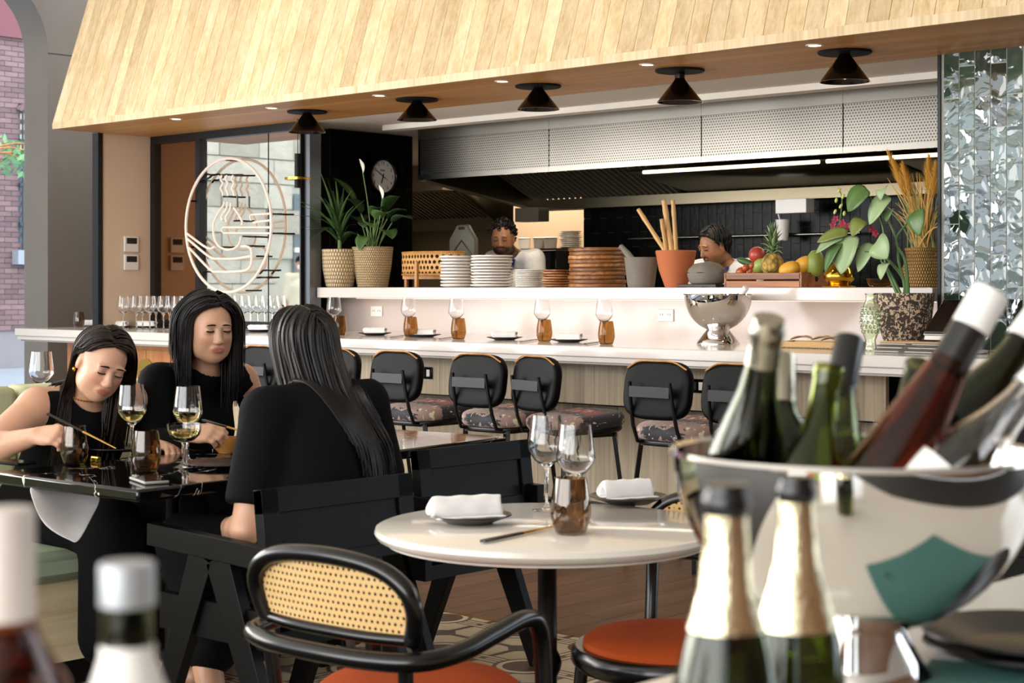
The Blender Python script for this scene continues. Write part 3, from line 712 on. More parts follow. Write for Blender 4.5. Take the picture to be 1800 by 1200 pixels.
glassy('clear_glass', (1, 1, 1), 0, 1.45); glassy('white_wine', lin('#efe2a0'), 0, 1.33); glassy('green_glass', lin('#9aa83c'), .02); glassy('dark_green_glass', lin('#5d672c'), .03); glassy('brown_glass', lin('#9a5429'), .03); glassy('amber_plain', lin('#c58a2c'), .02)
def k_amber():
    k = N('amber_glass'); f = k.noise(k.coord('Object', (3, 3, 160)), 4, 3, .6)
    k.set(color=k.mix(f, '#b38a55', '#dcbd8c'), rough=.03, trans=1, ior=1.3); return done(k, 'amber_glass')
k_amber()
def k_smoke():
    k = N('smoke_amber_glass'); f = k.noise(k.coord('Object', (3, 3, 160)), 4, 3, .6)
    k.set(color=k.mix(f, '#8a6a44', '#c9aa80'), rough=.02, trans=1, ior=1.45, coat=.6); return done(k, 'smoke_amber_glass')
k_smoke()
plain('black_ceramic', '#161516', .3, bump=.03)
plain('napkin_cloth', '#efecea', .9, sheen=.3, bump=.15, bscale=220)
plain('black_leather', '#040404', .5, spec=.12, bump=.12, bscale=45)
plain('black_metal', '#070707', .4, 0, spec=.4)
plain('black_tube', '#060505', .22, 0, spec=.5)
plain('orange_velvet', '#a8481d', .85, spec=.15, var=.08, bscale=40)
plain('sage_vinyl', '#9fae94', .5)
plain('sage_leather', '#c3c59c', .5)
plain('white_quartz', '#e4ddd2', .1, var=.02, bscale=120)
plain('gold_tip', '#c39a52', .3, 1)
plain('white_ceramic', '#ece5dc', .14, coat=.4)
plain('silver', '#dcdad6', .035, 1)
plain('cast_iron', '#0c0c0d', .28, .5, bump=.2, bscale=50)
def k_marble():
    k = N('black_marble'); v = k.coord('Object'); n1 = k.noise(v, 1.7, 5, .6, 1.4)
    d = k.math('ABSOLUTE', k.math('SUBTRACT', n1, .52)); vein = k.math('LESS_THAN', d, k.math('MULTIPLY', k.noise(v, 5, 2, .5), .0065))
    k.set(color=k.mix(vein, '#0a0a0b', '#d8d2c8'), rough=.06); return done(k, 'black_marble')
k_marble()
def k_floral():
    k = N('floral_fabric'); v = k.coord('Object'); w = k.noise(v, 8, 3, .6, 2.0); w2 = k.noise(k.coord('Object', (1, 1, 1), (0, 0, 1.2)), 11, 3, .55, 3.0); w3 = k.noise(k.coord('Object', (1.6, .5, 1), (0, 0, .5)), 22, 2, .5, 1.5)
    sp = k.n('ShaderNodeSeparateXYZ'); tc = k.n('ShaderNodeTexCoord'); k.l(tc.outputs['Object'], sp.inputs[0])
    band = k.math('SUBTRACT', k.math('ABSOLUTE', k.math('ADD', sp.outputs[1], .13)), k.math('MULTIPLY', k.math('SUBTRACT', w, .5), .12))
    c = k.mix(k.math('LESS_THAN', band, .055), '#25242b', '#9b8078')
    red = k.math('MULTIPLY', k.math('LESS_THAN', k.math('ABSOLUTE', k.math('SUBTRACT', sp.outputs[1], .03)), k.math('MULTIPLY', w2, .12)), k.math('LESS_THAN', k.math('ABSOLUTE', k.math('SUBTRACT', sp.outputs[0], .04)), .13))
    c = k.mix(red, c, '#8e2620')
    c = k.mix(k.math('GREATER_THAN', w3, .63), c, '#d9cfae'); c = k.mix(k.math('GREATER_THAN', w2, .70), c, '#d85f34'); c = k.mix(k.math('LESS_THAN', w2, .30), c, '#9fb0ad')
    k.set(color=c, rough=.7, sheen=.2); return done(k, 'floral_fabric')
k_floral()
def k_cane(name, s, hole, col):
    k = N(name); tc = k.n('ShaderNodeTexCoord'); sp = k.n('ShaderNodeSeparateXYZ'); k.l(tc.outputs['UV'], sp.inputs[0])
    x = k.math('MULTIPLY', sp.outputs[0], s); z = k.math('MULTIPLY', sp.outputs[1], s)
    row = k.math('FLOOR', z); x = k.math('ADD', x, k.math('MULTIPLY', k.math('MODULO', k.math('ABSOLUTE', row), 2), .5))
    fx = k.math('SUBTRACT', k.math('FRACT', x), .5); fz = k.math('SUBTRACT', k.math('FRACT', z), .5)
    d = k.math('MAXIMUM', k.math('ADD', k.math('ABSOLUTE', fx), k.math('MULTIPLY', k.math('ABSOLUTE', fz), .5)), k.math('ADD', k.math('ABSOLUTE', fz), k.math('MULTIPLY', k.math('ABSOLUTE', fx), .5)))
    h = k.math('LESS_THAN', d, hole)
    w = k.n('ShaderNodeTexWave'); w.inputs['Scale'].default_value = s * 1.1; k.l(tc.outputs['UV'], w.inputs[0])
    k.set(color=k.mix(w.outputs['Fac'], col[0], col[1]), rough=.55); k.bump(w.outputs['Fac'], .5, .002)
    tr = k.n('ShaderNodeBsdfTransparent'); mx = k.n('ShaderNodeMixShader'); k.l(h, mx.inputs[0]); k.l(k.b.outputs[0], mx.inputs[1]); k.l(tr.outputs[0], mx.inputs[2]); k.l(mx.outputs[0], k.o.inputs[0])
    return done(k, name)
k_cane('cane_weave', 74, .25, ('#c79a58', '#e6c48a')); k_cane('rattan_grid', 27, .36, ('#b5803f', '#d9a865'))
def uv_map(o, f):
    me = o.data; uv = me.uv_layers.new(name='UVMap')
    for lp in me.loops: uv.data[lp.index].uv = f(me.vertices[lp.vertex_index].co)

# ------------------------------------------------------------------ tableware prototypes
WG = [(.001, 0), (.036, 0), (.036, .002), (.012, .005), (.0042, .014), (.0038, .06), (.004, .098), (.009, .108), (.030, .124), (.0455, .146), (.0475, .156), (.045, .178), (.0375, .237), (.0365, .237), (.0438, .178), (.0462, .156), (.0442, .147), (.029, .127), (.008, .112), (.001, .111)]
def wine_glass(loc, label, group=None, wine=0, letter=False, s=1.0, n=28):
    t = thing('wine_glass', label, 'wine glass', loc, 0, group); t.scale = (s, s, s)
    obj('glass_body', M().lathe(WG, n), 'clear_glass', t, smooth=60)
    if wine:
        obj('wine', M().lathe([(.001, .1115), (.008, .1125), (.0285, .1275), (.0437, .1475), (.0455, .156), (.001, .156)], n), 'white_wine', t, smooth=60)
    if letter:
        t.rotation_euler = (0, 0, R(52))
        o = text('lettering', 'miss mi', .019, 'white_ceramic', t, Matrix.Identity(4), .0002)
        for v in o.data.vertices:
            a = v.co.x / .046; z = .166 + v.co.y; r = .0478 - max(0, z - .156) * .115 + v.co.z
            v.co = Vector((r * math.sin(a), -r * math.cos(a), z))
    return t
TB = [(.001, 0), (.029, 0), (.033, .004), (.041, .03), (.0425, .048), (.040, .075), (.0335, .115), (.0322, .115), (.0385, .075), (.041, .048), (.0395, .03), (.031, .008), (.001, .007)]
def tumbler(loc, label, group=None, mat='amber_glass', s=1.0):
    t = thing('amber_tumbler', label, 'tumbler', loc, 0, group); t.scale = (s, s, s)
    obj('glass_body', M().lathe(TB, 28), mat, t, smooth=60); return t
def plate(loc, r, label, group=None, mat='black_ceramic', h=.018, name='plate'):
    return tag(obj(name, M().lathe([(.001, 0), (r * .55, 0), (r * .62, .004), (r, h), (r * .985, h + .003), (r * .6, .008), (r * .55, .006), (.001, .006)], 40), mat, loc=loc), label, 'plate', group)
def napkin(loc, rz, label, group=None, L=.15, rad=.026):
    m = M(); prof = []
    for i in range(26):                                                  # rolled towel: spiral in cross-section
        a = R(-70 + i * 28); q = rad * (1.0 - .018 * i); prof.append((q * math.cos(a), q * math.sin(a) * .86 + rad * .86))
    prof = [(rad * 2.0, .006), (rad * 1.2, .004)] + prof
    nl = 10; rows = []
    for j in range(nl):
        y = -L / 2 + L * j / (nl - 1); sc = 1 - .06 * math.cos(j * 1.7)
        rows.append([(x * sc, y + .006 * math.sin(i * .9), z * (1 + .05 * math.sin(j * 2.1))) for i, (x, z) in enumerate(prof)])
    m.grid(rows)
    o = obj('rolled_napkin', m, 'napkin_cloth', solid=.006, loc=loc, smooth=70, fixn=False); o.rotation_euler = (0, 0, rz)
    k = o.modifiers.new('sub', 'SUBSURF'); k.levels = 1; k.render_levels = 1
    obj('core', M().ball((0, 0, rad * .86), (rad * .7, L * .44, rad * .62), 10, 8), 'napkin_cloth', o)
    return tag(o, label, 'napkin', group)
def chopsticks(a, b, label, group=None, name='chopsticks', r=.0036, gap=.008):
    a, b = Vector(a), Vector(b); t = thing(name, label, 'chopsticks', a, 0, group); d = b - a; sd = d.cross(Vector((0, 0, 1))).normalized() * gap
    for s in (-.5, .5):
        p0 = sd * s; m = d * .52 + sd * s * .6; e = d + sd * s * .3
        k = obj('stick', M().tube([p0, m], [r, r * .95], 8), 'black_gloss', t); obj('gilded_tip', M().tube([m, e], [r * .9, r * .55], 8), 'gold_tip', k)
    return t

# ------------------------------------------------------------------ bar stools
def make_stool(label):
    t = thing('bar_stool', label, 'stool', group='stools along the bar')
    obj('seat', slab(M(), .43, .44, .075, 3.2, TR((0, .02, .635), rx=4), crown=.012), 'floral_fabric', t)
    obj('seat_pan', slab(M(), .41, .42, .03, 3.2, TR((0, .02, .59), rx=4)), 'black_metal', t)
    bk_ = obj('backrest', slab(M(), .385, .275, .05, 3.6, TR((0, -.215, .825), rx=82)), 'black_leather', t)
    obj('top_piping', M().tube(spline([(-.17, -.226, .925), (-.1, -.232, .958), (0, -.233, .961), (.1, -.232, .958), (.17, -.226, .925)], 4), .004, 6), 'teak', bk_)
    for s in (-1, 1):
        obj('back_upright', M().tube([(s * .115, -.282, .865), (s * .12, -.270, .78), (s * .125, -.243, .66), (s * .125, -.21, .585), (s * .12, -.1, .575)], .0095, 8), 'black_metal', t)
        for f in (-1, 1):
            obj('leg', M().beam((s * .15, f * .15, .575), (s * .20, f * .21, .0), .02, .02), 'black_metal', t)
    obj('back_rail', M().box(-.115, .115, -.287, -.281, .795, .845), 'black_metal', t)
    z = .2; a, b = .182, .189
    for p, q in (((-a, -b), (a, -b)), ((a, -b), (a, b)), ((a, b), (-a, b)), ((-a, b), (-a, -b))): obj('footrail', M().beam((*p, z), (*q, z), .018, .018), 'black_metal', t)
    for f in (-1, 1): obj('seat_rail', M().beam((-.16, f * .15, .57), (.16, f * .15, .57), .022, .02), 'black_metal', t)
    for s in (-1, 1): obj('seat_rail', M().beam((s * .15, -.16, .57), (s * .15, .16, .57), .02, .02), 'black_metal', t)
    return t
ST = [(1157, 'third bar stool from the steel bucket end, its seat fully in view', 0), (697, 'bar stool right beside the long-haired person in the black shirt', 0), (840, 'bar stool second from the long-haired person, touching its neighbour', 0),
      (955, 'bar stool behind the round table glasses, turned towards the bar end', -14), (1298, 'bar stool half hidden behind the green bottles in the bucket', 0), (590, 'bar stool mostly hidden behind the long black hair', 0), (458, 'far bar stool seen between two seated people', 0)]
s0 = make_stool(ST[0][1])
for i, (x, lb, rz) in enumerate(ST):
    p = PV(x, 640, 6.06); o = s0 if i == 0 else dup(s0, label=lb); o.location = (p.x, 6.275, 0); o.rotation_euler = (0, 0, R(rz))

# ------------------------------------------------------------------ round table, cane chairs
rt = G(962, 922, .75); rt.z = 0
t = thing('round_table', 'round white stone bistro table on a black iron pedestal', 'table', rt)
obj('tabletop', M().lathe([(.001, .718), (.362, .714), (.378, .718), (.394, .725), (.40, .736), (.397, .747), (.39, .75), (.001, .75)], 72), 'white_quartz', t)
obj('edge_band', M().lathe([(.30, .712), (.372, .712), (.374, .719), (.30, .719)], 60, closed=True), 'white_quartz', t)
def pedestal(t, h):
    obj('pedestal', M().lathe([(.001, .03), (.05, .03), (.05, .05), (.03, .07), (.026, .12), (.032, .14), (.032, .155), (.026, .17), (.023, .40), (.031, .415), (.034, .43), (.031, .445), (.023, .46), (.022, h - .06), (.05, h - .01), (.06, h), (.001, h)], 20), 'cast_iron', t)
    for a in range(4):
        q = R(45 + 90 * a); c, s = math.cos(q), math.sin(q)
        obj('foot', M().tube([(0, 0, .07), (c * .1, s * .1, .06), (c * .2, s * .2, .03), (c * .26, s * .26, .014)], [.024, .022, .018, .014], 8), 'cast_iron', t)
pedestal(t, .712)
def make_cane(label, arms=True):
    t = thing('cane_chair', label, 'chair', group='bentwood cane armchairs')
    obj('seat_frame', M().lathe([(.18, .425), (.225, .425), (.235, .44), (.235, .462), (.225, .474), (.18, .474)], 48, closed=True), 'black_tube', t)
    obj('cushion', M().lathe([(.001, .466), (.20, .466), (.208, .474), (.206, .486), (.19, .497), (.1, .503), (.001, .504)], 48), 'orange_velvet', t)
    hoop = [(-.195, -.235, .635), (-.213, -.25, .70), (-.195, -.262, .745), (-.13, -.27, .776), (0, -.275, .787), (.13, -.27, .776), (.195, -.262, .745), (.213, -.25, .70), (.195, -.235, .635)]
    hp = spline(hoop, 6); obj('back_hoop', M().tube(hp, .0175, 10), 'black_tube', t)
    obj('back_rail', M().tube(spline([(-.195, -.235, .64), (-.1, -.252, .638), (0, -.256, .638), (.1, -.252, .638), (.195, -.235, .64)], 4), .012, 10), 'black_tube', t)
    rows = []
    for j in range(7):
        z = .645 + (.778 - .645) * j / 6
        half = .196 if z < .69 else .205 * math.sqrt(max(.06, 1 - ((z - .69) / .098) ** 2.6))
        rows.append([(half * (i / 8 * 2 - 1), -.238 - .022 * (z - .64) / .17 - .016 * (1 - (i / 4 - 1) ** 2), z) for i in range(9)])
    c = obj('cane_panel', M().grid(rows), 'cane_weave', t, fixn=False); uv_map(c, lambda p: (p.x, p.z))
    if not arms:
        for s in (-1, 1):
            obj('rear_leg', M().tube([(s * .20, -.24, .66), (s * .165, -.17, .45), (s * .19, -.22, .0)], .016, 10), 'black_tube', t)
            obj('front_leg', M().tube([(s * .15, .15, .44), (s * .18, .19, .0)], .016, 10), 'black_tube', t)
        obj('under_ring', M().lathe([(.165, .33), (.18, .33), (.18, .345), (.165, .345)], 40, closed=True), 'black_tube', t)
        return t
    arm = [(-.225, .10, .0), (-.235, .115, .40), (-.235, .11, .57), (-.24, .085, .63), (-.245, .035, .645), (-.25, -.06, .632), (-.25, -.16, .615), (-.225, -.25, .608), (-.13, -.288, .605), (0, -.297, .605)]
    full = arm + [(-x, y, z) for x, y, z in arm[-2::-1]]
    obj('arm_tube', M().tube(spline(full, 5), .019, 10), 'black_tube', t)
    for s in (-1, 1):
        obj('rear_leg', M().tube([(s * .185, -.245, .61), (s * .175, -.225, .45), (s * .19, -.25, .0)], .015, 10), 'black_tube', t)
        obj('seat_bracket', M().tube([(s * .235, .11, .45), (s * .20, .08, .45)], .012, 8), 'black_tube', t)
    return t
ch0 = make_cane('cane-backed bentwood armchair with orange seat, its back towards us'); ch0.location = (-2.43, 2.36, 0); ch0.rotation_euler = (0, 0, R(4))
ch1 = make_cane('cane-backed bentwood chair pushed under the round table behind the bucket', False); p = G(1182, 1128, .48); ch1.location = (p.x, p.y, 0); ch1.rotation_euler = (0, 0, R(186))

# ------------------------------------------------------------------ black marble tables, banquette, black wooden chairs
def marble_table(corner, rot, sx, sy, label):
    T = Matrix.Rotation(R(rot), 4, 'Z'); c = Vector(corner) + (T @ Vector((-sx / 2, sy / 2, 0)))
    t = thing('marble_table', label, 'table', (c.x, c.y, 0), R(rot), 'black marble tables')
    obj('tabletop', M().box(-sx / 2, sx / 2, -sy / 2, sy / 2, .715, .75), 'black_marble', t, bevel=.008); pedestal(t, .714); return t
mt1 = marble_table((-3.78, 2.61, 0), 3, .70, .80, 'black veined marble table where three people eat')
mt2 = marble_table((-4.02, 3.50, 0), 7, .70, .98, 'empty black marble table reflecting light beside the diners')
bq = thing('banquette', 'long green upholstered banquette with pale wood base', 'banquette', (-4.9, 3.2, 0))
for a, b in ((1.2, 3.12), (3.125, 3.9)):
    obj('seat_cushion', M().box(-5.24, -4.6, a, b, .36, .462), 'sage_vinyl', bq, world=True, bevel=.03)
    obj('back_cushion', M().box(-5.38, -5.24, a, b, .40, .95), 'sage_leather', bq, world=True, bevel=.03)
obj('wood_base', M().box(-5.3, -4.64, 1.2, 3.9, .10, .358), 'ash_base', bq, world=True); obj('plinth', M().box(-5.3, -4.72, 1.2, 3.9, 0, .10), 'black_matte', bq, world=True)
def make_bchair(label):
    t = thing('black_armchair', label, 'chair', group='black wooden armchairs')
    w = .27
    T = TR((0, -.25, .50), rx=-7)                                            # back panel, facing +y
    obj('back_panel', M().box(-w + .05, w - .05, -.008, .008, .07, .22, T=T), 'black_wood', t)
    for z0, z1 in ((.21, .275), (.055, .09)): obj('back_rail', M().box(-w, w, -.018, .018, z0, z1, T=T), 'black_wood', t, bevel=.002)
    for s in (-1, 1):
        obj('back_stile', M().box(s * w - (.055 if s > 0 else 0), s * w + (0 if s > 0 else .055), -.018, .018, .055, .275, T=T), 'black_wood', t, bevel=.002)
        obj('armrest', M().beam((s * .255, -.30, .592), (s * .255, .27, .610), .034, .062), 'black_wood', t, bevel=.002)
        obj('front_leg', M().beam((s * .25, .03, .575), (s * .25, .27, 0), .034, .10, up=(0, 1, 0), w2=.034, h2=.06), 'black_wood', t, bevel=.002)
        obj('rear_leg', M().beam((s * .25, -.04, .575), (s * .25, -.30, 0), .034, .10, up=(0, 1, 0), w2=.034, h2=.06), 'black_wood', t, bevel=.002)
        obj('side_rail', M().beam((s * .235, -.25, .40), (s * .235, .24, .40), .03, .10), 'black_wood', t)
    obj('seat', slab(M(), .45, .48, .07, 5, TR((0, .0, .43))), 'black_leather', t); obj('seat_board', M().box(-.225, .225, -.24, .24, .35, .396), 'black_wood', t)
    return t
bc0 = make_bchair('black wooden armchair in which the long-haired person sits'); bc0.location = (-3.61, 2.98, 0); bc0.rotation_euler = (0, 0, R(90))
dup(bc0, (-4.06, 3.98, 0), R(90), 'empty black wooden armchair at the unoccupied marble table')

# ------------------------------------------------------------------ things on the round table
zt = .751
a = G(826, 918, zt); plate(a, .098, 'small black plate with napkin in front on the round table'); napkin(a + Vector((-.012, -.004, .012)), R(-28), 'rolled white napkin on the front plate of the round table', 'rolled napkins on the round table', .172, .03)
a = G(1105, 884, zt); plate(a, .10, 'small black plate with napkin at the far side of the round table'); napkin(a + Vector((-.01, 0, .012)), R(-22), 'rolled white napkin on the far plate of the round table', 'rolled napkins on the round table', .14, .028)
wine_glass(G(961, 896, zt), 'empty wine glass behind the amber tumbler, farther left of the pair', 'wine glasses on the round table', s=.99)
wine_glass(G(1012, 918, zt), 'empty wine glass directly behind the amber tumbler on round table', 'wine glasses on the round table', s=.97)
tumbler(G(1003, 937, zt), 'smoky amber tumbler on the round white table', mat='smoke_amber_glass', s=1.08)
chopsticks(G(848, 955, zt) + Vector((0, 0, .005)), G(978, 927, zt) + Vector((0, 0, .004)), 'black and gold chopsticks lying on the round table')
# ------------------------------------------------------------------ things on the diners' table
tumbler(G(131, 815, zt), 'smoky tumbler beside the phone at the table edge', mat='smoke_amber_glass', s=1.03)
tumbler(G(257, 827, zt), 'smoky tumbler in front of the phone near the table corner', mat='smoke_amber_glass', s=1.05)
wine_glass(G(232, 806, zt), 'wine glass of white wine behind the smoky tumbler', 'white wine on the marble table', 1, True)
wine_glass(G(330, 810, zt), 'wine glass of white wine behind the cut crystal coupe', 'white wine on the marble table', 1, True)
t = thing('crystal_coupe', 'cut crystal coupe glass of pale wine on the marble table', 'coupe', G(324, 822, zt))
pr = [(.001, 0), (.037, 0), (.037, .003), (.02, .008), (.008, .014), (.006, .03), (.009, .055), (.0075, .07), (.010, .078), (.03, .085), (.046, .10), (.05, .118), (.052, .135), (.0495, .135), (.0475, .118), (.0435, .103), (.028, .09), (.001, .086)]
m = M().lathe(pr, 36)
m.v = [(x * (1 + (.03 * math.cos(12 * math.atan2(y, x)) if z > .082 else 0)), y * (1 + (.03 * math.cos(12 * math.atan2(y, x)) if z > .082 else 0)), z) for x, y, z in m.v]
obj('glass_body', m, 'clear_glass', t, smooth=35); obj('wine', M().lathe([(.001, .088), (.027, .0915), (.042, .1045), (.045, .115), (.001, .115)], 28), 'white_wine', t)
def phone(loc, rz, label, case):
    t = thing('phone', label, 'phone', loc, rz); obj('casing', M().box(-.036, .036, -.075, .075, 0, .009), case, t, bevel=.004)
    obj('screen', M().box(-.033, .033, -.072, .072, .009, .0096), 'black_gloss', t)
    for y in (-.055, -.035): obj('camera_lens', M().lathe([(.001, .0125), (.007, .0125), (.007, .009)], 14, c=(-.02, y + .11, 0)), 'grey_plastic', t)
    return t
phone(G(22, 815, zt), R(95), 'black cased phone lying at the table end', 'black_leather')
phone(G(262, 846, zt), R(72), 'grey edged phone lying near the table corner', 'grey_plastic')
t = thing('brass_rest', 'small brass chopstick rest on the marble table', 'chopstick rest', G(168, 811, zt)); obj('bar', M().tube([(-.018, 0, .012), (.018, 0, .012)], .005, 8), 'brass', t)
for s in (-1, 1): obj('foot', M().box(s * .014 - .004, s * .014 + .004, -.007, .007, 0, .011), 'brass', t)
plate(G(205, 792, zt), .11, 'black plate of food before the leaning person', h=.012); plate(G(392, 818, zt), .12, 'flat black plate near the sleeve of the long-haired person', h=.01)
t = thing('wooden_bowl', 'small pale wooden bowl on the marble table', 'bowl', G(398, 796, zt))
obj('bowl_body', M().lathe([(.001, 0), (.026, 0), (.03, .006), (.05, .03), (.056, .052), (.052, .052), (.045, .03), (.02, .01), (.001, .009)], 36), 'teak', t)
# glass on the table behind the banquette
t = thing('side_table', 'small table behind the banquette carrying one wine glass', 'table', (-6.1, 3.55, 0)); obj('tabletop', M().box(-.3, .3, -.3, .3, .77, .80), 'black_marble', t, bevel=.005); pedestal(t, .77)
wine_glass(Vector((PD(73, 600, 6.55).x, PD(73, 600, 6.55).y, .801)), 'empty wine glass standing alone behind the green banquette', s=1.03)

# ------------------------------------------------------------------ things on the bar
zb = 1.001
nm = ['at the far place', 'beside the black pier', 'second from the pier', 'middle of the bar', 'nearest the steel bowl']
for i, (x, y) in enumerate(((455, 583), (659, 589), (745, 592), (887, 597), (1000, 601))):
    a = G(x, y, zb); plate(a, .105, f'black plate on the bar, {nm[i]}', 'black plates along the bar', h=.014)
    napkin(a + Vector((0, 0, .01)), R(-60 + 8 * (i % 2)), f'rolled white napkin on the bar, {nm[i]}', 'rolled napkins along the bar', .14, .022)
    if i: chopsticks(G(x + 28, y + 5, zb) + Vector((0, 0, .005)), G(x + 68, y - 1, zb) + Vector((0, 0, .005)), f'chopsticks on the bar, {nm[i]}', 'chopsticks along the bar', 'chopsticks')
for i, (x, y) in enumerate(((597, 589), (722, 592), (806, 596), (957, 600), (1066, 605))):
    a = G(x, y, zb); lb = ['hidden partly by black hair', 'nearest the black pier', 'under the plate stacks', 'in the middle of the bar', 'nearest the steel bowl'][i]
    tumbler(a, f'amber tumbler on the bar, {lb}', 'amber tumblers along the bar', s=1.06)
    b = a + Vector((.0, .13, 0)); u, v = dirs(x - 4 + (-6 if i == 0 else 0)); b = Vector((u * b.y / v, b.y, zb)); wine_glass(b, f'empty wine glass on the bar, {lb}', 'wine glasses along the bar', n=20)
for i in range(12):
    r_, c = i % 2, i // 2
    wine_glass((-10.22 + .165 * c + .07 * r_, 6.93 + .12 * r_, zb), f'wine glass in the {["front", "back"][r_]} row at the far bar end, {["first", "second", "third", "fourth", "fifth", "sixth"][c]} from the wall', 'wine glasses grouped at the far bar end', n=20)
tumbler(G(139, 575, zb), 'dark tumbler at the far tip of the bar counter', mat='smoke_amber_glass')
for i, (x, y, L) in enumerate(((169, 574, .16), (212, 576, .17), (262, 576, .17))):
    a = G(x, y, zb); a.y -= .02
    if i: plate(a, .11, f'black plate under napkin at the far bar end, {["", "outer", "inner"][i]}', 'black plates along the bar', h=.012)
    napkin(a + Vector((0, 0, .01)), R(-75 if i else -50), f'rolled white napkin at the far bar end, {["by the dark tumbler", "outer of two on plates", "inner of two on plates"][i]}', 'rolled napkins along the bar', L, .024)
def bowl_profile(r, h, fr, fh, nr):
    p = [(.001, .004), (fr * .9, .004), (fr, 0), (fr, .006), (fr * .86, fh * .35), (nr, fh)]; d = h - fh
    for i in range(1, 13): a = R(8 + (90 - 8) * i / 12); p.append((nr * .6 + (r - nr * .6) * math.sin(a), fh + d * (1 - math.cos(a)) ** .92))
    p += [(r + .006, h + .002), (r + .004, h + .006), (r - .002, h + .002)]
    for i in range(12, 0, -1): a = R(8 + (90 - 8) * i / 12); p.append(((nr * .6 + (r - nr * .6) * math.sin(a)) * .985, fh + .003 + d * (1 - math.cos(a)) ** .92))
    return p + [(.001, fh + .006)]
p = PV(1262, 600, 7.2); t = thing('wine_bucket', 'polished steel footed bowl with one bottle on the bar', 'ice bucket', (p.x, 7.2, zb))
obj('bowl', M().lathe(bowl_profile(.180, .258, .115, .075, .06), 64), 'silver', t, smooth=50)
# ------------------------------------------------------------------ leaves and plants
plain('dark_leaf', '#2c4a24', .4, var=.3, bscale=20); plain('mid_leaf', '#4b6b36', .4, var=.25, bscale=20); plain('pale_leaf', '#8fa678', .42, var=.2, bscale=16); plain('olive_leaf', '#76803c', .45, var=.2, bscale=18)
plain('stem_green', '#6d8a4a', .5); plain('spathe', '#f1ead8', .5); plain('orchid_red', '#8c1030', .5, var=.2, bscale=30); plain('orchid_bud', '#c9cf7c', .5)
plain('dry_straw', '#c79a4e', .8, var=.2, bscale=40); plain('plume', '#d9a243', .9); plain('terracotta', '#b9683c', .75, var=.08, bscale=20); plain('granite', '#7c766c', .85, var=.25, bscale=60, bump=.4)
plain('cane_stick', '#cfa468', .5, var=.15, bscale=12); plain('dark_tray', '#2a2420', .5); plain('jute', '#c2a070', .85)
def k_weave(name, c0, c1, sx, sz):
    k = N(name); tc = k.n('ShaderNodeTexCoord'); sp = k.n('ShaderNodeSeparateXYZ'); k.l(tc.outputs['Object'], sp.inputs[0])
    a = k.math('ARCTAN2', sp.outputs[1], sp.outputs[0]); z = k.math('MULTIPLY', sp.outputs[2], sz); row = k.math('FLOOR', z)
    x = k.math('ADD', k.math('MULTIPLY', a, sx), k.math('MULTIPLY', k.math('MODULO', k.math('ABSOLUTE', row), 2), .5))
    h = k.math('MULTIPLY', k.math('ABSOLUTE', k.math('SINE', k.math('MULTIPLY', x, math.pi))), k.math('ABSOLUTE', k.math('SINE', k.math('MULTIPLY', z, math.pi))))
    k.set(color=k.mix(h, c0, c1), rough=.8); k.bump(h, .9, .012); return done(k, name)
k_weave('basket_weave', '#a98a60', '#f0ddb8', 6, 38); k_weave('basket_fine', '#a5855a', '#e6cfa4', 9, 60); k_weave('basket_gold', '#7d5c2c', '#cfa25c', 8, 60)
def k_spotted():
    k = N('spotted_glaze'); n1 = k.noise(k.coord(), 62, 4, .62, .6); k.set(color=k.mix(k.math('GREATER_THAN', n1, .54), '#3a2e27', '#c9b096'), rough=.7); k.bump(n1, .5, .01); return done(k, 'spotted_glaze')
k_spotted()
def k_pine():
    k = N('pineapple_skin'); v = k.n('ShaderNodeTexVoronoi'); v.inputs['Scale'].default_value = 34; k.l(k.coord('Object', (1, 1, .8)), v.inputs['Vector'])
    k.set(color=k.ramp(v.outputs['Distance'], [(0, '#8a6a2a'), (.35, '#c9a24a'), (.8, '#6d5a24')]), rough=.7); k.bump(v.outputs['Distance'], .8, .02); return done(k, 'pineapple_skin')
k_pine()
def leaf_mesh(m, pts, width, fold=.25, shape='lance', up=(0, 0, 1), mi=0):
    """blade along a curve; shape lance / ovate / heart"""
    P = [Vector(p) for p in pts]; n = len(P); rows = []; up = Vector(up)
    for i, p in enumerate(P):
        t = i / (n - 1); d = (P[min(i + 1, n - 1)] - P[max(i - 1, 0)]).normalized(); s = d.cross(up)
        s = s.normalized() if s.length > 1e-4 else Vector((1, 0, 0)); nn = s.cross(d)
        if shape == 'lance': w = width * (math.sin(math.pi * min(1, .12 + .88 * t)) ** .7) * (1 - .25 * t)
        elif shape == 'ovate': w = width * (math.sin(math.pi * (t ** .8)) ** .75)
        else: w = width * (1.15 * math.sin(math.pi * (.2 + .8 * t) ** 1.0) ** .8 if t > 0 else .55)
        if i == n - 1: w = .0008
        rows.append([p - s * w + nn * w * fold, p - s * w * .5 + nn * w * fold * .35, p, p + s * w * .5 + nn * w * fold * .35, p + s * w + nn * w * fold])
    return m.grid(rows, mi)
def leaf(parent, pts, width, mat, shape='ovate', fold=.25, up=(0, 0, 1), name='leaf'):
    return obj(name, leaf_mesh(M(), spline(pts, 4), width, fold, shape, up), mat, parent, world=True, solid=.0012, smooth=70, fixn=False)
ZS = 1.301
def S(x, y=503, V=7.7): return PV(x, y, V)
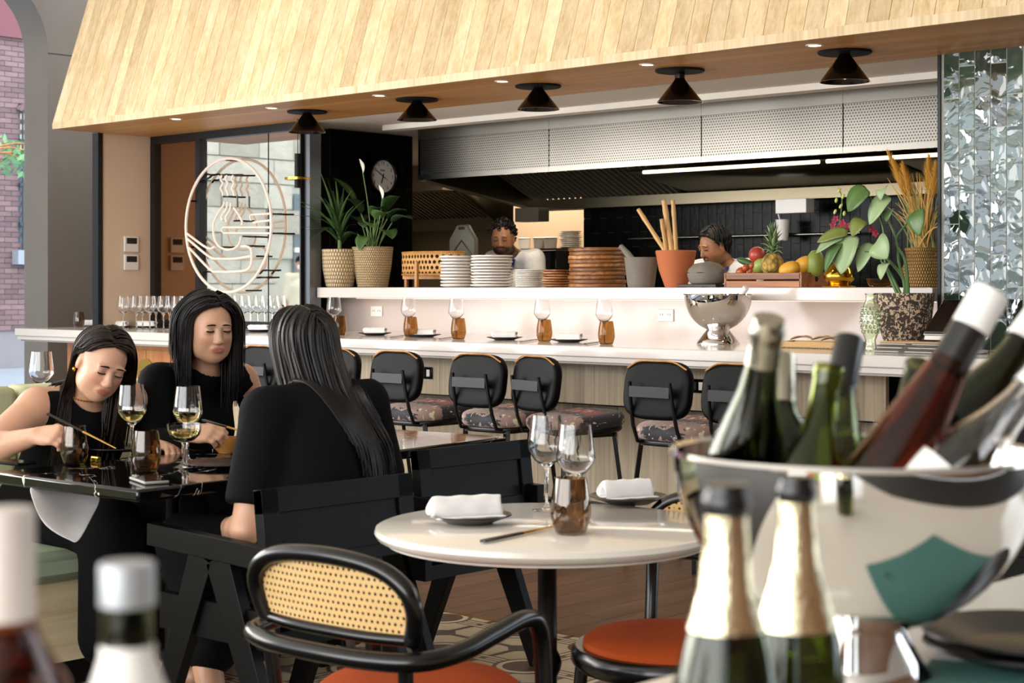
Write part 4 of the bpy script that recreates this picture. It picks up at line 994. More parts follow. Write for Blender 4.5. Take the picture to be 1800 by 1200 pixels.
# basket pots with plants
p = S(597, 503, 7.56); p.z = ZS
t = thing('basket_plant', 'spiky long-leaved plant in a coarse pale basket pot', 'plant', p)
obj('basket_pot', M().lathe([(.001, 0), (.085, 0), (.095, .01), (.118, .13), (.123, .26), (.115, .262), (.108, .13), (.001, .22)], 40), 'basket_weave', t)
obj('stem', M().tube([p + Vector((0, 0, .2)), p + Vector((.0, 0, .36))], [.016, .012], 8), 'stem_green', t, world=True)
for i, (x, y) in enumerate(((515, 378), (520, 350), (528, 400), (540, 318), (548, 420), (562, 300), (575, 312), (590, 318), (605, 325), (618, 335), (640, 352), (530, 362), (555, 345), (612, 372), (628, 395), (545, 380), (570, 348), (600, 345), (560, 408), (535, 405), (585, 335), (622, 362))):
    dv = rnd.uniform(-.16, .12); e = PV(x, y, 7.24 + dv * .2 if x < 572 else 7.56 + dv); b = p + Vector((rnd.gauss(0, .01), rnd.gauss(0, .01), .30 + .07 * rnd.random())); mid = b.lerp(e, .55) + Vector((0, 0, .05))
    leaf(t, [b, b.lerp(mid, .5) + Vector((0, 0, .02)), mid, e], .011, ('dark_leaf', 'mid_leaf')[i % 2], 'lance', .35)
p = S(655, 503, 7.70); p.z = ZS
t = thing('peace_lily', 'broad-leaved peace lily with white flowers in a fine basket pot', 'plant', p)
obj('basket_pot', M().lathe([(.001, 0), (.10, 0), (.106, .01), (.13, .15), (.142, .275), (.134, .277), (.12, .15), (.001, .23)], 40), 'basket_fine', t)
for i, (x, y, w) in enumerate(((620, 385, .05), (585, 312, .03), (640, 400, .05), (608, 350, .055), (680, 375, .05), (700, 345, .045), (725, 385, .04), (690, 420, .045), (600, 430, .045), (665, 365, .04), (632, 440, .04), (590, 430, .04), (715, 370, .03), (655, 400, .045))):
    e = PV(x, y, 7.68 + rnd.uniform(-.15, .1)); b = p + Vector((rnd.gauss(0, .02), rnd.gauss(0, .02), .24)); top = b.lerp(e, .45) + Vector((0, 0, .10))
    obj('stalk', M().tube([b, b.lerp(top, .6) + Vector((0, 0, .01)), top], .0042, 6), 'stem_green', t, world=True)
    leaf(t, [top, top.lerp(e, .35) + Vector((0, 0, .025)), top.lerp(e, .7) + Vector((0, 0, .02)), e], w * 1.35, ('dark_leaf', 'mid_leaf', 'dark_leaf')[i % 3], 'ovate', .3)
for x, y, h in ((633, 282, .10), (667, 328, .08)):
    e = PV(x, y, 7.6); b = p + Vector((0, 0, .25)); bot = PV(x + 5, y + 22, 7.6)
    obj('flower_stalk', M().tube(spline([b, b.lerp(bot, .6) + Vector((.01, 0, 0)), bot]), .0035, 6), 'stem_green', t, world=True)
    leaf(t, [bot, bot.lerp(e, .4), bot.lerp(e, .75) + Vector((-.004, 0, 0)), e + Vector((-.008, 0, .012))], .032, 'spathe', 'ovate', .5, up=(.6, .8, 0), name='flower')
# rattan stand
a, b = S(683, 503, 7.6), S(783, 503, 7.6); cx_, rr_ = (a.x + b.x) / 2, (b.x - a.x) / 2
t = thing('rattan_stand', 'open weave rattan tray stand with wooden legs on the shelf', 'stand', (cx_, 7.78, ZS))
rows = [[(rr_ * math.cos(R(q)) * 1.0, -.15 * abs(math.sin(R(q))) ** .8, z) for q in range(180, 361, 9)] for z in (.085, .13, .18, .232)]
o = obj('woven_band', M().grid(rows), 'rattan_grid', t, solid=.006, fixn=False)
uv_map(o, lambda v: (math.atan2(v.y, v.x) * .2, v.z))
for z in (.085, .232): obj('band_rim', M().tube([(rr_ * math.cos(R(q)), -.15 * abs(math.sin(R(q))) ** .8, z) for q in range(180, 361, 9)], .007, 8), 'teak', t)
for x, y in ((-rr_ - .004, -.01), (-.02, -.16), (rr_ + .004, -.01), (.02, .12)): obj('leg', M().box(x - .012, x + .012, y - .01, y + .01, 0, .17 if y < -.1 or x < 0 else .2), 'teak', t, bevel=.002)
obj('shelf_rail', M().box(-rr_, rr_, -.05, -.03, .055, .08), 'teak', t)
for k in range(3): obj('tray_board', M().box(-rr_ + .01, rr_ - .01, -.03 + .055 * k, .02 + .055 * k, .06, .075), 'teak', t)
# stacked plates and boards
def stack(x, V, n, r, h, mat, what, name, dh=.0, jig=.004):
    c = PV(x, 503, V)
    m = M()
    if name == 'serving_board': m.lathe([(.001, 0), (r * .96, 0), (r, .004), (r, h - .004), (r * .98, h - .001), (.001, h - .001)], 40)
    else: m.lathe([(.001, 0), (r * .72, 0), (r * .78, h * .1), (r * .98, h * .45), (r, h * .75), (r * .99, h * .97), (r * .93, h * .9), (r * .7, h * .3), (.001, h * .25)], 44)
    me = m.mesh(name, 50); me.materials.append(MATS[mat])
    for i in range(n):
        o = obj(name, me, None, loc=(c.x + rnd.uniform(-jig, jig), V + rnd.uniform(-jig, jig), ZS + h * i)); o.rotation_euler = (0, R(rnd.uniform(-.5, .5)) if name != 'serving_board' else 0, rnd.uniform(0, 6))
        tag(o, f'{what}, {ordinal(i, n)} of its stack', 'board' if name == 'serving_board' else 'plate', what.split(' next')[0] + 's in a stack')
stack(801, 7.62, 10, .103, .0204, 'white_ceramic', 'white plate next to the rattan stand', 'dinner_plate')
stack(864, 7.62, 11, .134, .0185, 'white_ceramic', 'wide white plate next to the small side plates', 'dinner_plate')
stack(929, 7.62, 9, .088, .0122, 'white_ceramic', 'small white side plate next to the wooden plates', 'side_plate')
stack(978, 7.66, 7, .088, .0155, 'acacia', 'dark wooden plate next to the thick boards', 'wooden_plate')
stack(1050, 7.66, 10, .172, .0238, 'acacia', 'thick round wooden board next to the granite mortar', 'serving_board', jig=.006)
# granite mortar and pestle
p = S(1127, 503, 7.62); p.z = ZS
t = thing('stone_mortar', 'grey granite mortar with pestle next to the wooden boards', 'mortar', p)
obj('mortar_cup', M().lathe([(.001, 0), (.075, 0), (.08, .01), (.098, .165), (.10, .175), (.085, .175), (.07, .06), (.001, .05)], 36), 'granite', t)
obj('pestle', M().tube([p + Vector((.02, 0, .08)), PV(1103, 446, 7.62), PV(1091, 432, 7.62)], [.018, .02, .014], 10), 'granite', t, world=True)
# terracotta pot with sugar cane
p = S(1188, 503, 7.64); p.z = ZS
t = tag(obj('terracotta_pot', M().lathe([(.001, 0), (.062, 0), (.066, .01), (.098, .10), (.118, .205), (.114, .212), (.105, .205), (.085, .09), (.001, .05)], 44), 'terracotta', loc=p), 'orange terracotta pot holding sugar cane sticks', 'pot')
for i, (x0, y0, x1, y1) in enumerate(((1122, 368, 1178, 455), (1167, 352, 1184, 462), (1183, 352, 1190, 460), (1163, 385, 1174, 455))):
    a = PV(x0, y0, 7.64 - .02 * i); b = PV(x1, y1, 7.64); b = b + (b - a).normalized() * .06; d = (b - a); pts = []; rr = []
    for k in range(13): q = k / 12; pts.append(a + d * q); rr.append((.0125 if i != 1 else .0155) * (1.16 if k % 4 == 2 else 1))
    tag(obj('cane_stick', M().tube(pts, rr, 10), 'cane_stick'), ['sugar cane stick leaning far out of the terracotta pot', 'thickest upright sugar cane stick in the terracotta pot', 'upright sugar cane stick on the pineapple side of the pot', 'short sugar cane stick behind the others in the pot'][i], 'sugar cane', 'sugar cane sticks in the pot')
# stone lidded pot on tray
p = S(1242, 503, 7.60); p.z = ZS
tag(obj('slate_tray', M().box(-.135, .135, -.1, .1, 0, .018), 'dark_tray', loc=p, bevel=.004), 'dark slate tray under the rough stone pot', 'tray')
p2 = S(1243, 503, 7.6); p2.z = ZS + .018
t = thing('rough_stone_pot', 'rough grey stone pot with lid on a dark tray', 'pot', p2)
obj('pot_body', M().lathe([(.001, 0), (.085, 0), (.10, .01), (.112, .05), (.112, .062), (.001, .062)], 32), 'granite', t)
m = M().lathe([(.001, .0), (.11, .0), (.105, .02), (.07, .05), (.02, .062), (.001, .06)], 32); m.v = [(x * (1 + .05 * math.sin(5 * x * 30 + y * 40)), y, z + .003 * math.sin(x * 60)) for x, y, z in m.v]
obj('lid', m, 'granite', t, loc=(0, 0, .063))
# fruit crate
a, b = S(1276, 503, 7.52), S(1408, 503, 7.52); cu = (a.x + b.x) / 2; hw = (b.x - a.x) / 2
t = thing('fruit_crate', 'slatted wooden crate full of fruit on the raised shelf', 'crate', (cu, 7.66, ZS))
for y in (-.14, .14):
    for z0, z1 in ((0, .034), (.043, .078)): obj('slat', M().box(-hw, hw, y - .007, y + .007, z0, z1), 'crate_wood', t, bevel=.002)
for s in (-1, 1):
    e = obj('end_panel', M().box(s * hw - .008, s * hw + .008, -.147, .147, 0, .08), 'crate_wood', t, bevel=.002)
    obj('handle_hole', M().lathe([(.001, s * .0085), (.016, s * .0085)], 18, T=Matrix.Rotation(R(90), 4, 'Y'), c=(s * hw, 0, .045)), 'black_matte', e)
obj('bottom_board', M().box(-hw, hw, -.14, .14, .004, .014), 'crate_wood', t)
def fruit(name, label, x, y, V, r, mat, rot=(0, 0, 0), prof=None, stem=True):
    o = PV(x, y, V); k = thing(name, label, name.replace('_', ' ').split()[-1], o, 0, 'fruit in the crate'); k.rotation_euler = rot
    m = M(); prof = prof or [math.sin(math.pi * j / 10) ** .9 for j in range(11)]
    m.lathe([(max(.001, r[0] * q), -r[1] * math.cos(math.pi * j / 10)) for j, q in enumerate(prof)], 20); obj('flesh', m, mat, k, smooth=180)
    if stem: obj('stalk', M().tube([(0, 0, r[1] * .95), (.002, 0, r[1] * 1.12)], [.004, .003], 6), 'teak', k)
plain('pom_red', '#a9402f', .35, var=.2, bscale=30); plain('tomato_red', '#b4532a', .3, var=.15, bscale=40); plain('mango_yellow', '#d9a132', .45, var=.12, bscale=30); plain('papaya_green', '#7d8c3a', .45, var=.25, bscale=25); plain('mango_green', '#93a04f', .4, var=.15, bscale=30); plain('cucumber', '#3e5a28', .4, var=.2, bscale=40)
pear = [0, .42, .68, .86, .97, 1, .95, .82, .64, .42, 0]
fruit('pomegranate', 'large red pomegranate on top of the crate beside the pineapple', 1331, 448, 7.62, (.047, .045), 'pom_red', (.3, .3, 0))
fruit('green_mango', 'green mango between the tomatoes and the pineapple', 1336, 467, 7.60, (.038, .05), 'mango_green', (0, 1.0, 0))
fruit('cucumber', 'dark green cucumber under the pomegranate', 1312, 461, 7.70, (.02, .06), 'cucumber', (0, 1.9, .2))
for i, (x, y, r) in enumerate(((1311, 471, .02), (1322, 467, .017), (1319, 476, .019), (1303, 478, .03), (1325, 479, .026), (1335, 480, .02))):
    fruit('red_tomato', ['round orange-red tomato at the top of the tomato heap', 'small tomato tucked behind the heap', 'small tomato in the middle of the heap', 'large dark tomato at the crate corner', 'long flat tomato resting on the crate slat', 'small tomato against the pineapple'][i], x, y, 7.56 + .01 * i, (r, r * .9), 'tomato_red')
for i, (x, y) in enumerate(((1388, 473), (1411, 466))): fruit('yellow_mango', ['yellow mango lying in front beside the pineapple', 'yellow papaya-shaped mango leaning on the green papaya'][i], x, y, 7.56 + .05 * i, (.042, .06), 'mango_yellow', (0, 1.25 - .3 * i, .2), pear)
fruit('green_papaya', 'upright green papaya at the crate end', 1433, 463, 7.64, (.05, .072), 'papaya_green', (0, .1, 0), pear, False)
p = PV(1358, 466, 7.58); t = thing('pineapple', 'pineapple with spiky crown standing in the crate', 'pineapple', p, 0, 'fruit in the crate')
obj('body', M().lathe([(max(.001, .062 * math.sin(math.pi * (.08 + .84 * j / 12)) ** .55), -.06 + .125 * j / 12) for j in range(13)], 28), 'pineapple_skin', t, smooth=180)
for i in range(34):
    q = i / 33; a = i * 2.4; ln = .05 + .10 * q if q > .35 else .07; el = R(15 + 70 * q); d = Vector((math.cos(a) * math.cos(el), math.sin(a) * math.cos(el), math.sin(el)))
    b0 = Vector((0, 0, .055 + .04 * q)); e = b0 + d * ln; mid = b0.lerp(e, .5) + Vector((0, 0, .012))
    o = obj('crown_leaf', leaf_mesh(M(), spline([b0, mid, e + Vector((0, 0, -.012 * (1 - q)))], 4), .011, .4, 'lance'), ('pale_leaf', 'mid_leaf')[i % 2], t, solid=.001, fixn=False)
# gold vase with orchids and big leaves
p = S(1475, 503, 7.58); p.z = ZS
t = thing('gold_vase', 'glossy gold bulb vase with orchid stem and large leaves', 'vase', p)
obj('vase_body', M().lathe([(.001, 0), (.085, 0), (.088, .006), (.06, .012), (.055, .018), (.078, .04), (.082, .065), (.06, .10), (.035, .125), (.034, .14), (.03, .14), (.03, .125), (.001, .05)], 40), 'gold', t, smooth=60)
sp_ = spline([p + Vector((0, 0, .13)), PV(1468, 440, 7.56), PV(1476, 390, 7.55), PV(1480, 350, 7.54), PV(1474, 330, 7.54)], 5)
obj('orchid_stem', M().tube(sp_, .003, 6), 'stem_green', t, world=True)
for i, (x, y, k) in enumerate(((1475, 335, 0), (1482, 345, 0), (1470, 352, 0), (1478, 362, 0), (1468, 372, 0), (1484, 375, 0), (1470, 385, 1), (1482, 392, 1), (1465, 396, 1), (1476, 400, 1), (1490, 398, 1), (1470, 410, 1), (1460, 430, 1), (1465, 438, 1), (1540, 410, 1), (1533, 403, 1))):
    c = PV(x, y, 7.52)
    if k == 0: obj('bud', M().ball(c, (.008, .008, .015), 8, 6, T=TR(rx=20 * (i % 3 - 1), ry=25)), 'orchid_bud', t, world=True)
    else:
        m = M()
        for a in range(5): q = R(72 * a + 20 * i); e = c + Vector((math.cos(q) * .022, -.008, math.sin(q) * .022)); leaf_mesh(m, [c, c.lerp(e, .5) + Vector((0, -.003, 0)), e], .011, .2, 'ovate', (0, -1, 0))
        obj('petals', m, 'orchid_red', t, world=True, smooth=70, fixn=False)
def big_leaf(t, base, tip, w, mat, V=7.5, up=(-.3, -1, .4), shape='heart'):
    a = PV(*base, V); b = PV(*tip, V - .03); leaf(t, [a, a.lerp(b, .33) + Vector((0, -.015, .012)), a.lerp(b, .7) + Vector((0, -.012, .008)), b], w, mat, shape, .12, up)
b0 = p + Vector((0, 0, .13))
for base, tip, w, mat in (((1497, 415), (1478, 482), .085, 'pale_leaf'), ((1490, 408), (1436, 426), .03, 'olive_leaf'), ((1482, 415), (1434, 445), .03, 'pale_leaf'), ((1520, 388), (1497, 415), .05, 'olive_leaf'), ((1478, 425), (1450, 478), .035, 'mid_leaf'), ((1535, 430), (1508, 478), .05, 'pale_leaf')):
    obj('leaf_stalk', M().tube(spline([b0, b0.lerp(PV(*base, 7.5), .6) + Vector((0, 0, .03)), PV(*base, 7.5)]), .004, 6), 'stem_green', t, world=True); big_leaf(t, base, tip, w, mat)
# glass bowl, pampas basket
p = S(1547, 503, 7.55); p.z = ZS
tag(obj('glass_bowl', M().lathe([(.001, 0), (.05, 0), (.064, .02), (.07, .045), (.064, .045), (.056, .02), (.001, .01)], 28), 'amber_plain', loc=p), 'small amber glass bowl behind the leafy plant', 'bowl')
p = S(1622, 503, 7.66); p.z = ZS; p.y = 7.66
t = thing('pampas_basket', 'belly basket of tall dried pampas grass by the green pillar', 'plant', p)
obj('basket_pot', M().lathe([(.001, 0), (.095, 0), (.10, .01), (.108, .09), (.088, .135), (.082, .15), (.092, .20), (.086, .202), (.07, .14), (.001, .1)], 40), 'basket_gold', t)
gr = M(); gl = M()
for i in range(120):
    x = rnd.gauss(1612, 26); y = rnd.uniform(300, 400); e = PV(max(1560, min(1657, x)), y, 7.64 + rnd.gauss(0, .05)); b = p + Vector((rnd.gauss(0, .03), rnd.gauss(0, .03), .16)); mid = b.lerp(e, .55) + Vector((0, 0, .04))
    leaf_mesh(gr if i % 3 else gl, spline([b, mid, e], 3), .0035, .2, 'lance', (0, -1, .1))
tag(obj('dry_blades', gr, 'dry_straw', t, world=True, smooth=0, fixn=False), kind='stuff'); tag(obj('green_blades', gl, 'olive_leaf', t, world=True, smooth=0, fixn=False), kind='stuff')
for i, (x0, y0, x1, y1) in enumerate(((1560, 268, 1590, 345), (1585, 290, 1598, 350), (1632, 275, 1634, 345), (1645, 288, 1640, 350))):
    a = PV(x0, y0, 7.6); b = PV(x1, y1, 7.62); m = M(); foot = p + Vector((0, 0, .16))
    m.tube(spline([foot, b, a], 5), .002, 5)
    for k in range(800):
        q = rnd.random() ** .8; c = a.lerp(b, q); d = Vector((rnd.gauss(0, .45), rnd.gauss(0, .45), 1)).normalized(); L = .05 + .03 * rnd.random(); s = Vector((d.y, -d.x, 0)).normalized() * .0019
        tip = c + d * L * (.4 + q); m.add([c - s, c + s, tip], [(0, 1, 2)])
    obj('plume', m, 'plume', t, world=True, smooth=0, fixn=False)
# spotted pot plant on the counter
p = PV(1590, 600, 7.10); p.z = zb
t = thing('spotted_planter', 'mottled brown and cream planter with thick green stems on the counter', 'plant', p)
obj('planter_pot', M().lathe([(.001, 0), (.08, 0), (.088, .01), (.125, .12), (.142, .265), (.143, .272), (.13, .272), (.12, .2), (.001, .19)], 48), 'spotted_glaze', t)
obj('saucer', M().lathe([(.001, .0), (.11, .0), (.115, .012), (.10, .012), (.001, .006)], 36), 'spotted_glaze', t)
def at7(x, y): return PV(x, y, 7.15)
for x0, y0, pts in ((0, 0, ((1570, 500), (1556, 460), (1552, 400), (1530, 345))), (.01, 0, ((1590, 500), (1580, 460), (1575, 420), (1545, 350))), (-.02, .01, ((1590, 495), (1560, 455), (1545, 445), (1520, 442))), (.02, 0, ((1595, 490), (1590, 455), (1575, 420), (1610, 375))), (0, .02, ((1575, 500), (1560, 470), (1550, 460), (1548, 448)))):
    obj('stem', M().tube(spline([p + Vector((x0, y0, .2))] + [at7(*q) for q in pts], 5), [.010 - .006 * i / 20 for i in range(21)], 6), 'mid_leaf', t, world=True)
for base, tip, w, mat in (((1525, 333), (1490, 372), .06, 'mid_leaf'), ((1562, 345), (1528, 395), .05, 'pale_leaf'), ((1555, 330), (1548, 352), .03, 'pale_leaf'), ((1568, 368), (1558, 390), .03, 'mid_leaf'), ((1540, 425), (1560, 455), .055, 'pale_leaf'), ((1612, 370), (1616, 415), .045, 'mid_leaf'), ((1560, 462), (1548, 492), .03, 'pale_leaf')): big_leaf(t, base, tip, w, mat, 7.12)
# fish vase, tray, laptops, order terminal
t = thing('fish_vase', 'pale green glass vase shaped like a fish', 'vase', PV(1530, 617, 6.88).xy.to_3d() + Vector((0, 0, zb)))
pr = [(.034, 0), (.036, .004), (.03, .02), (.026, .05), (.036, .075), (.046, .11), (.049, .14), (.045, .18), (.034, .215), (.024, .24), (.024, .262), (.029, .27)]
obj('vase_body', M().lathe([(.001, 0)] + pr + [(r_ - .003, z) for r_, z in pr[::-1]] + [(.001, .006)], 36, sy=.75), glassy('pale_green_glass', lin('#f0f8e8'), .04), t, smooth=60)
sc = M()
for i in range(6):
    for j in range(14): a = 2 * math.pi * (j + .5 * (i % 2)) / 14; z = .09 + .022 * i; r_ = [.040, .046, .0485, .048, .046, .042][i]; sc.ball((r_ * math.cos(a), .75 * r_ * math.sin(a), z), (.006, .006, .009), 6, 4)
tag(obj('scales', sc, 'pale_green_glass', t), kind='stuff')
a, b = PV(1378, 604, 7.05), PV(1500, 604, 7.05)
t = thing('woven_tray', 'woven straw tray with dried leaves on the counter', 'tray', ((a.x + b.x) / 2, 7.05, zb)); hw = (b.x - a.x) / 2
obj('tray_base', M().box(-hw, hw, -.1, .1, 0, .008), 'basket_fine', t)
for k in range(3): obj('rim_coil', M().tube([(-hw, -.1, .01 + .008 * k), (hw, -.1, .01 + .008 * k), (hw, .1, .01 + .008 * k), (-hw, .1, .01 + .008 * k)], .006, 6, closed=True), 'jute', t)
for i, (x, y, r_) in enumerate(((-.12, 0, .2), (.02, .02, .9), (.12, -.02, -.4))):
    tag(obj('dried_leaf', leaf_mesh(M(), spline([(-.07, 0, .035), (0, .01, .05), (.07, 0, .04)], 4), .03, .3, 'ovate'), 'jute', loc=(t.location.x + x * .8, 7.05 + y, zb + .0), solid=.001, fixn=False), ['curled dried leaf at the bowl end of the straw tray', 'dried leaf in the middle of the straw tray', 'broad dried leaf at the vase end of the straw tray'][i], 'leaf', 'dried leaves on the tray')
for i in range(3):
    c = PV(1606, 615, 6.86); t = thing('laptop', ['bottom closed silver laptop in the stack on the counter', 'middle closed silver laptop in the stack on the counter', 'top closed laptop with a pen on it'][i], 'laptop', (c.x + .01 * i, 6.86 + .01 * i, zb + .017 * i), R(2 * i), 'closed laptops stacked on the counter')
    obj('base_shell', M().box(-.15, .15, -.105, .105, 0, .009), 'grey_plastic', t, bevel=.003); obj('lid_shell', M().box(-.15, .15, -.105, .105, .010, .016), 'bright_steel' if i < 2 else 'jute', t, bevel=.003)
    obj('port', M().box(-.02, .01, -.1065, -.104, .003, .007), 'black_matte', t)
c = PV(1648, 606, 6.86); tag(obj('pen', M().tube([(-.05, 0, .004), (.05, .01, .004)], [.004, .0035], 8), 'black_gloss', loc=(c.x - .03, 6.84, zb + .052)), 'black pen lying on the laptop stack', 'pen')
c = PV(1700, 560, 6.95)
t = thing('order_terminal', 'black order screen tilted on a white stand at the bar end', 'terminal', (c.x, 6.95, zb))
T = TR((0, -.03, .165), rx=-52)
obj('screen', M().box(-.15, .15, -.006, .006, -.12, .12, T=T), 'black_gloss', t, bevel=.004); obj('bezel', M().box(-.155, .155, .004, .014, -.125, .125, T=T), 'grey_plastic', t, bevel=.004)
obj('stand_neck', M().prism([(-.03, 0), (.03, 0), (.012, .06), (.02, .15), (-.02, .15), (-.012, .06)], -.01, .01), 'white_plastic', t); obj('stand_foot', slab(M(), .2, .16, .014, 2.5, TR((0, -.02, .008))), 'white_plastic', t)
tag(obj('mirror_disc', M().lathe([(.001, 0), (.085, 0), (.09, .004), (.085, .008), (.001, .006)], 36, T=TR(rx=75)), 'white_plastic', loc=(PV(1652, 590, 7.0).x, 7.02, zb + .055)), 'round pale framed disc leaning behind the laptops', 'disc')

# ------------------------------------------------------------------ kitchen odds and ends
p = PV(815, 440, 8.15)
t = thing('plastic_crate_lid', 'olive plastic lid with handle standing in the kitchen', 'lid', (p.x, 8.15, .941))
pz = PV(815, 395, 8.15).z - .94; bz = .18
obj('board', M().prism([(-.125, bz), (.125, bz), (.125, pz - .1), (.07, pz - .03), (.05, pz), (-.05, pz), (-.07, pz - .03), (-.125, pz - .1)], -.02, .02), plain('olive_plastic', '#4b4738', .55), t, bevel=.01)
obj('handle_slot', M().box(-.03, .03, -.0215, -.019, pz - .035, pz - .015), 'black_matte', t)
obj('rib', M().tube([(-.09, -.022, bz + .05), (-.09, -.022, pz - .2), (0, -.022, pz - .11), (.09, -.022, pz - .2), (.09, -.022, bz + .05)], .006, 6), 'dark_steel', t)
obj('post', M().box(-.1, .1, -.02, .02, 0, bz), 'kitchen_steel', t)
a, b = PV(905, 437, 10.9), PV(1024, 437, 10.9)
t = thing('wall_shelf', 'steel wall shelf with tubs and plates in the scullery', 'shelf', ((a.x + b.x) / 2, 10.9, a.z - .02)); hw = (b.x - a.x) / 2
obj('shelf_board', M().box(-hw, hw, -.18, .2, -.012, .012), 'bright_steel', t)
for s in (-.7, .7): obj('bracket', M().prism([(0, 0), (.16, 0), (0, -.16)], s * hw - .01, s * hw + .01, T=Matrix.Rotation(R(90), 4, 'Z')), 'bright_steel', t)
obj('back_board', M().box(-hw - .2, hw + .1, .2, .22, -.5, .6), 'plaster', t)
zz0 = a.z - .008
for i, (x, w) in enumerate(((922, .055), (948, .055), (968, .06))):
    q = PV(x, 437, 10.85); tt = thing('food_tub', ['pale plastic tub nearest the cook on the scullery shelf', 'grey tub in the middle of the scullery shelf', 'grey tub beside the white plates on the scullery shelf'][i], 'tub', (q.x, 10.85, zz0), group='tubs on the scullery shelf')
    obj('tub_body', M().lathe([(.001, 0), (w * .85, 0), (w, .10), (w * .95, .10), (w * .8, .01), (.001, .01)], 20), ('white_plastic', 'grey_plastic', 'grey_plastic')[i], tt); obj('tub_rim', M().lathe([(w, .092), (w * 1.08, .096), (w, .102)], 20), 'white_plastic', tt)
q = PV(1002, 437, 10.85); m = M().lathe([(.001, 0), (.07, 0), (.10, .012), (.1, .016), (.07, .006), (.001, .006)], 28).mesh('scullery_plate'); m.materials.append(MATS['white_ceramic'])
for i in range(9): tag(obj('scullery_plate', m, None, loc=(q.x + rnd.uniform(-.006, .006), 10.85, zz0 + .0165 * i)), f'white plate on the scullery shelf, {ordinal(i, 9)} of its stack', 'plate', 'plates on the scullery shelf')
q = PV(972, 465, 10.6); t = thing('microwave', 'small black oven low in the scullery', 'oven', (q.x, 10.6, .94)); hz = q.z - .94
obj('casing', M().box(-.12, .12, -.1, .15, hz - .12, hz + .12), 'black_gloss', t, bevel=.006); obj('door', M().box(-.1, .06, -.106, -.1, hz - .1, hz + .1), 'screen_dark', t); obj('support', M().box(-.12, .12, -.08, .15, 0, hz - .12), 'kitchen_steel', t)
a, b = PV(1280, 415, 9.5), PV(1440, 409, 9.5)
t = thing('wall_rail', 'steel utensil rail across the black tiles', 'rail', (a.x, 9.52, a.z)); obj('bar', M().tube([(-.9, 0, 0), (b.x - a.x + .3, 0, 0)], .011, 10), 'bright_steel', t)
for u in (-.8, 0, .5): obj('bracket', M().box(u - .012, u + .012, 0, .09, -.012, .012), 'bright_steel', t)
q = PV(1375, 394, 9.45); t = thing('utensil_pot', 'white utensil pot with spoon hanging on the wall rail', 'pot', (q.x, 9.46, q.z - .03))
obj('pot_body', M().lathe([(.001, -.08), (.035, -.08), (.05, .06), (.058, .062), (.045, .06), (.03, -.07), (.001, -.07)], 20), 'white_plastic', t); obj('spoon', M().beam((0, 0, 0), (-.045, 0, .13), .018, .006), 'white_plastic', t)

# ------------------------------------------------------------------ service counter in the foreground
ZF = .90
fc = thing('service_counter', 'white topped service counter close to the camera', 'counter', (-.7, 1.2, 0))
obj('worktop', M().box(-1.036, -.30, -.6, 3.4, .87, ZF), 'white_quartz', fc, world=True, bevel=.004); obj('cabinet', M().box(-1.0, -.33, -.55, 3.35, .02, .87), 'oak_bar', fc, world=True)
p = PD(1503, 900, 1.70); bwl = thing('champagne_bowl', 'large polished steel bowl filled with wine bottles', 'ice bucket', (p.x, p.y, ZF + .001))
obj('bowl', M().lathe(bowl_profile(.186, .227, .078, .05, .05), 96), 'silver', bwl, smooth=50)
def bottle_profile(kind):
    if kind == 'champagne': body = [(.001, .0), (.040, 0), (.0435, .004), (.0435, .13), (.040, .165), (.030, .20), (.020, .235), (.0155, .27), (.0148, .295), (.0168, .297), (.0168, .306), (.0145, .308), (.0145, .315)]
    elif kind == 'burgundy': body = [(.001, 0), (.037, 0), (.0405, .004), (.0405, .14), (.037, .165), (.027, .20), (.018, .23), (.0145, .255), (.0142, .285), (.0155, .287), (.0155, .297)]
    elif kind == 'flute': body = [(.001, 0), (.034, 0), (.0375, .004), (.0375, .12), (.034, .16), (.026, .215), (.018, .265), (.0145, .30), (.0142, .33), (.0155, .332), (.0155, .34)]
    else: body = [(.001, 0), (.034, 0), (.0375, .004), (.0375, .185), (.034, .205), (.02, .228), (.0148, .245), (.0145, .285), (.0155, .287), (.0155, .297)]
    return body
def cut_profile(pr, cut):
    if cut <= 0: return pr
    q = [(r, z) for r, z in pr if z > cut + .006]
    r0 = max(r for r, z in pr if z <= cut + .02)
    return [(.001, cut), (r0 - .004, cut), (r0, cut + .005)] + q
def bottle(base, top, kind, glass, label, cap=None, capmat=None, group=None, labelband=None, name='wine_bottle', foil=None, s=1.0, capr=1.12, cut=0.0):
    """stands at base and points towards top"""
    t = thing(name, label, 'bottle', base, 0, group); T = toward((0, 0, 0), Vector(top) - Vector(base)); t.rotation_euler = T.to_euler(); t.scale = (s, s, s)
    pr = cut_profile(bottle_profile(kind), cut); pr = [(r, z - cut) for r, z in pr]; H = pr[-1][1]
    obj('glass_body', M().lathe(pr + [(max(.001, r - .0025), z) for r, z in pr[::-1] if z > .006] + [(.001, .008)], 32), glass, t, smooth=50)
    def rad(z):
        for (r0, z0), (r1, z1) in zip(pr, pr[1:]):
            if z0 <= z <= z1 and z1 > z0: return r0 + (r1 - r0) * (z - z0) / (z1 - z0)
        return pr[-1][0]
    if cap:
        z0 = H - cap; q = [(rad(z) * capr + .0006, z) for z in [z0 + (H - z0) * i / 8 for i in range(9)]]
        if capr > 1.05: q = [(.0165, z0), (.0165, H + .001), (.0155, H + .003)] if kind != 'champagne' else q
        obj('cap', M().lathe([(.001, z0)] * 0 + q + [(.001, q[-1][1] + .001)], 28), capmat, t)
    if foil:
        z0, z1, fm = foil; obj('foil', M().lathe([(rad(z) + .0012, z) for z in [z0 + (z1 - z0) * i / 14 for i in range(15)]], 32), fm, t)
    if labelband:
        z0, z1, lm = labelband; obj('paper_label', M().lathe([(rad(z) + .0007, z) for z in [z0 + (z1 - z0) * i / 5 for i in range(6)]], 32), lm, t)
    return t
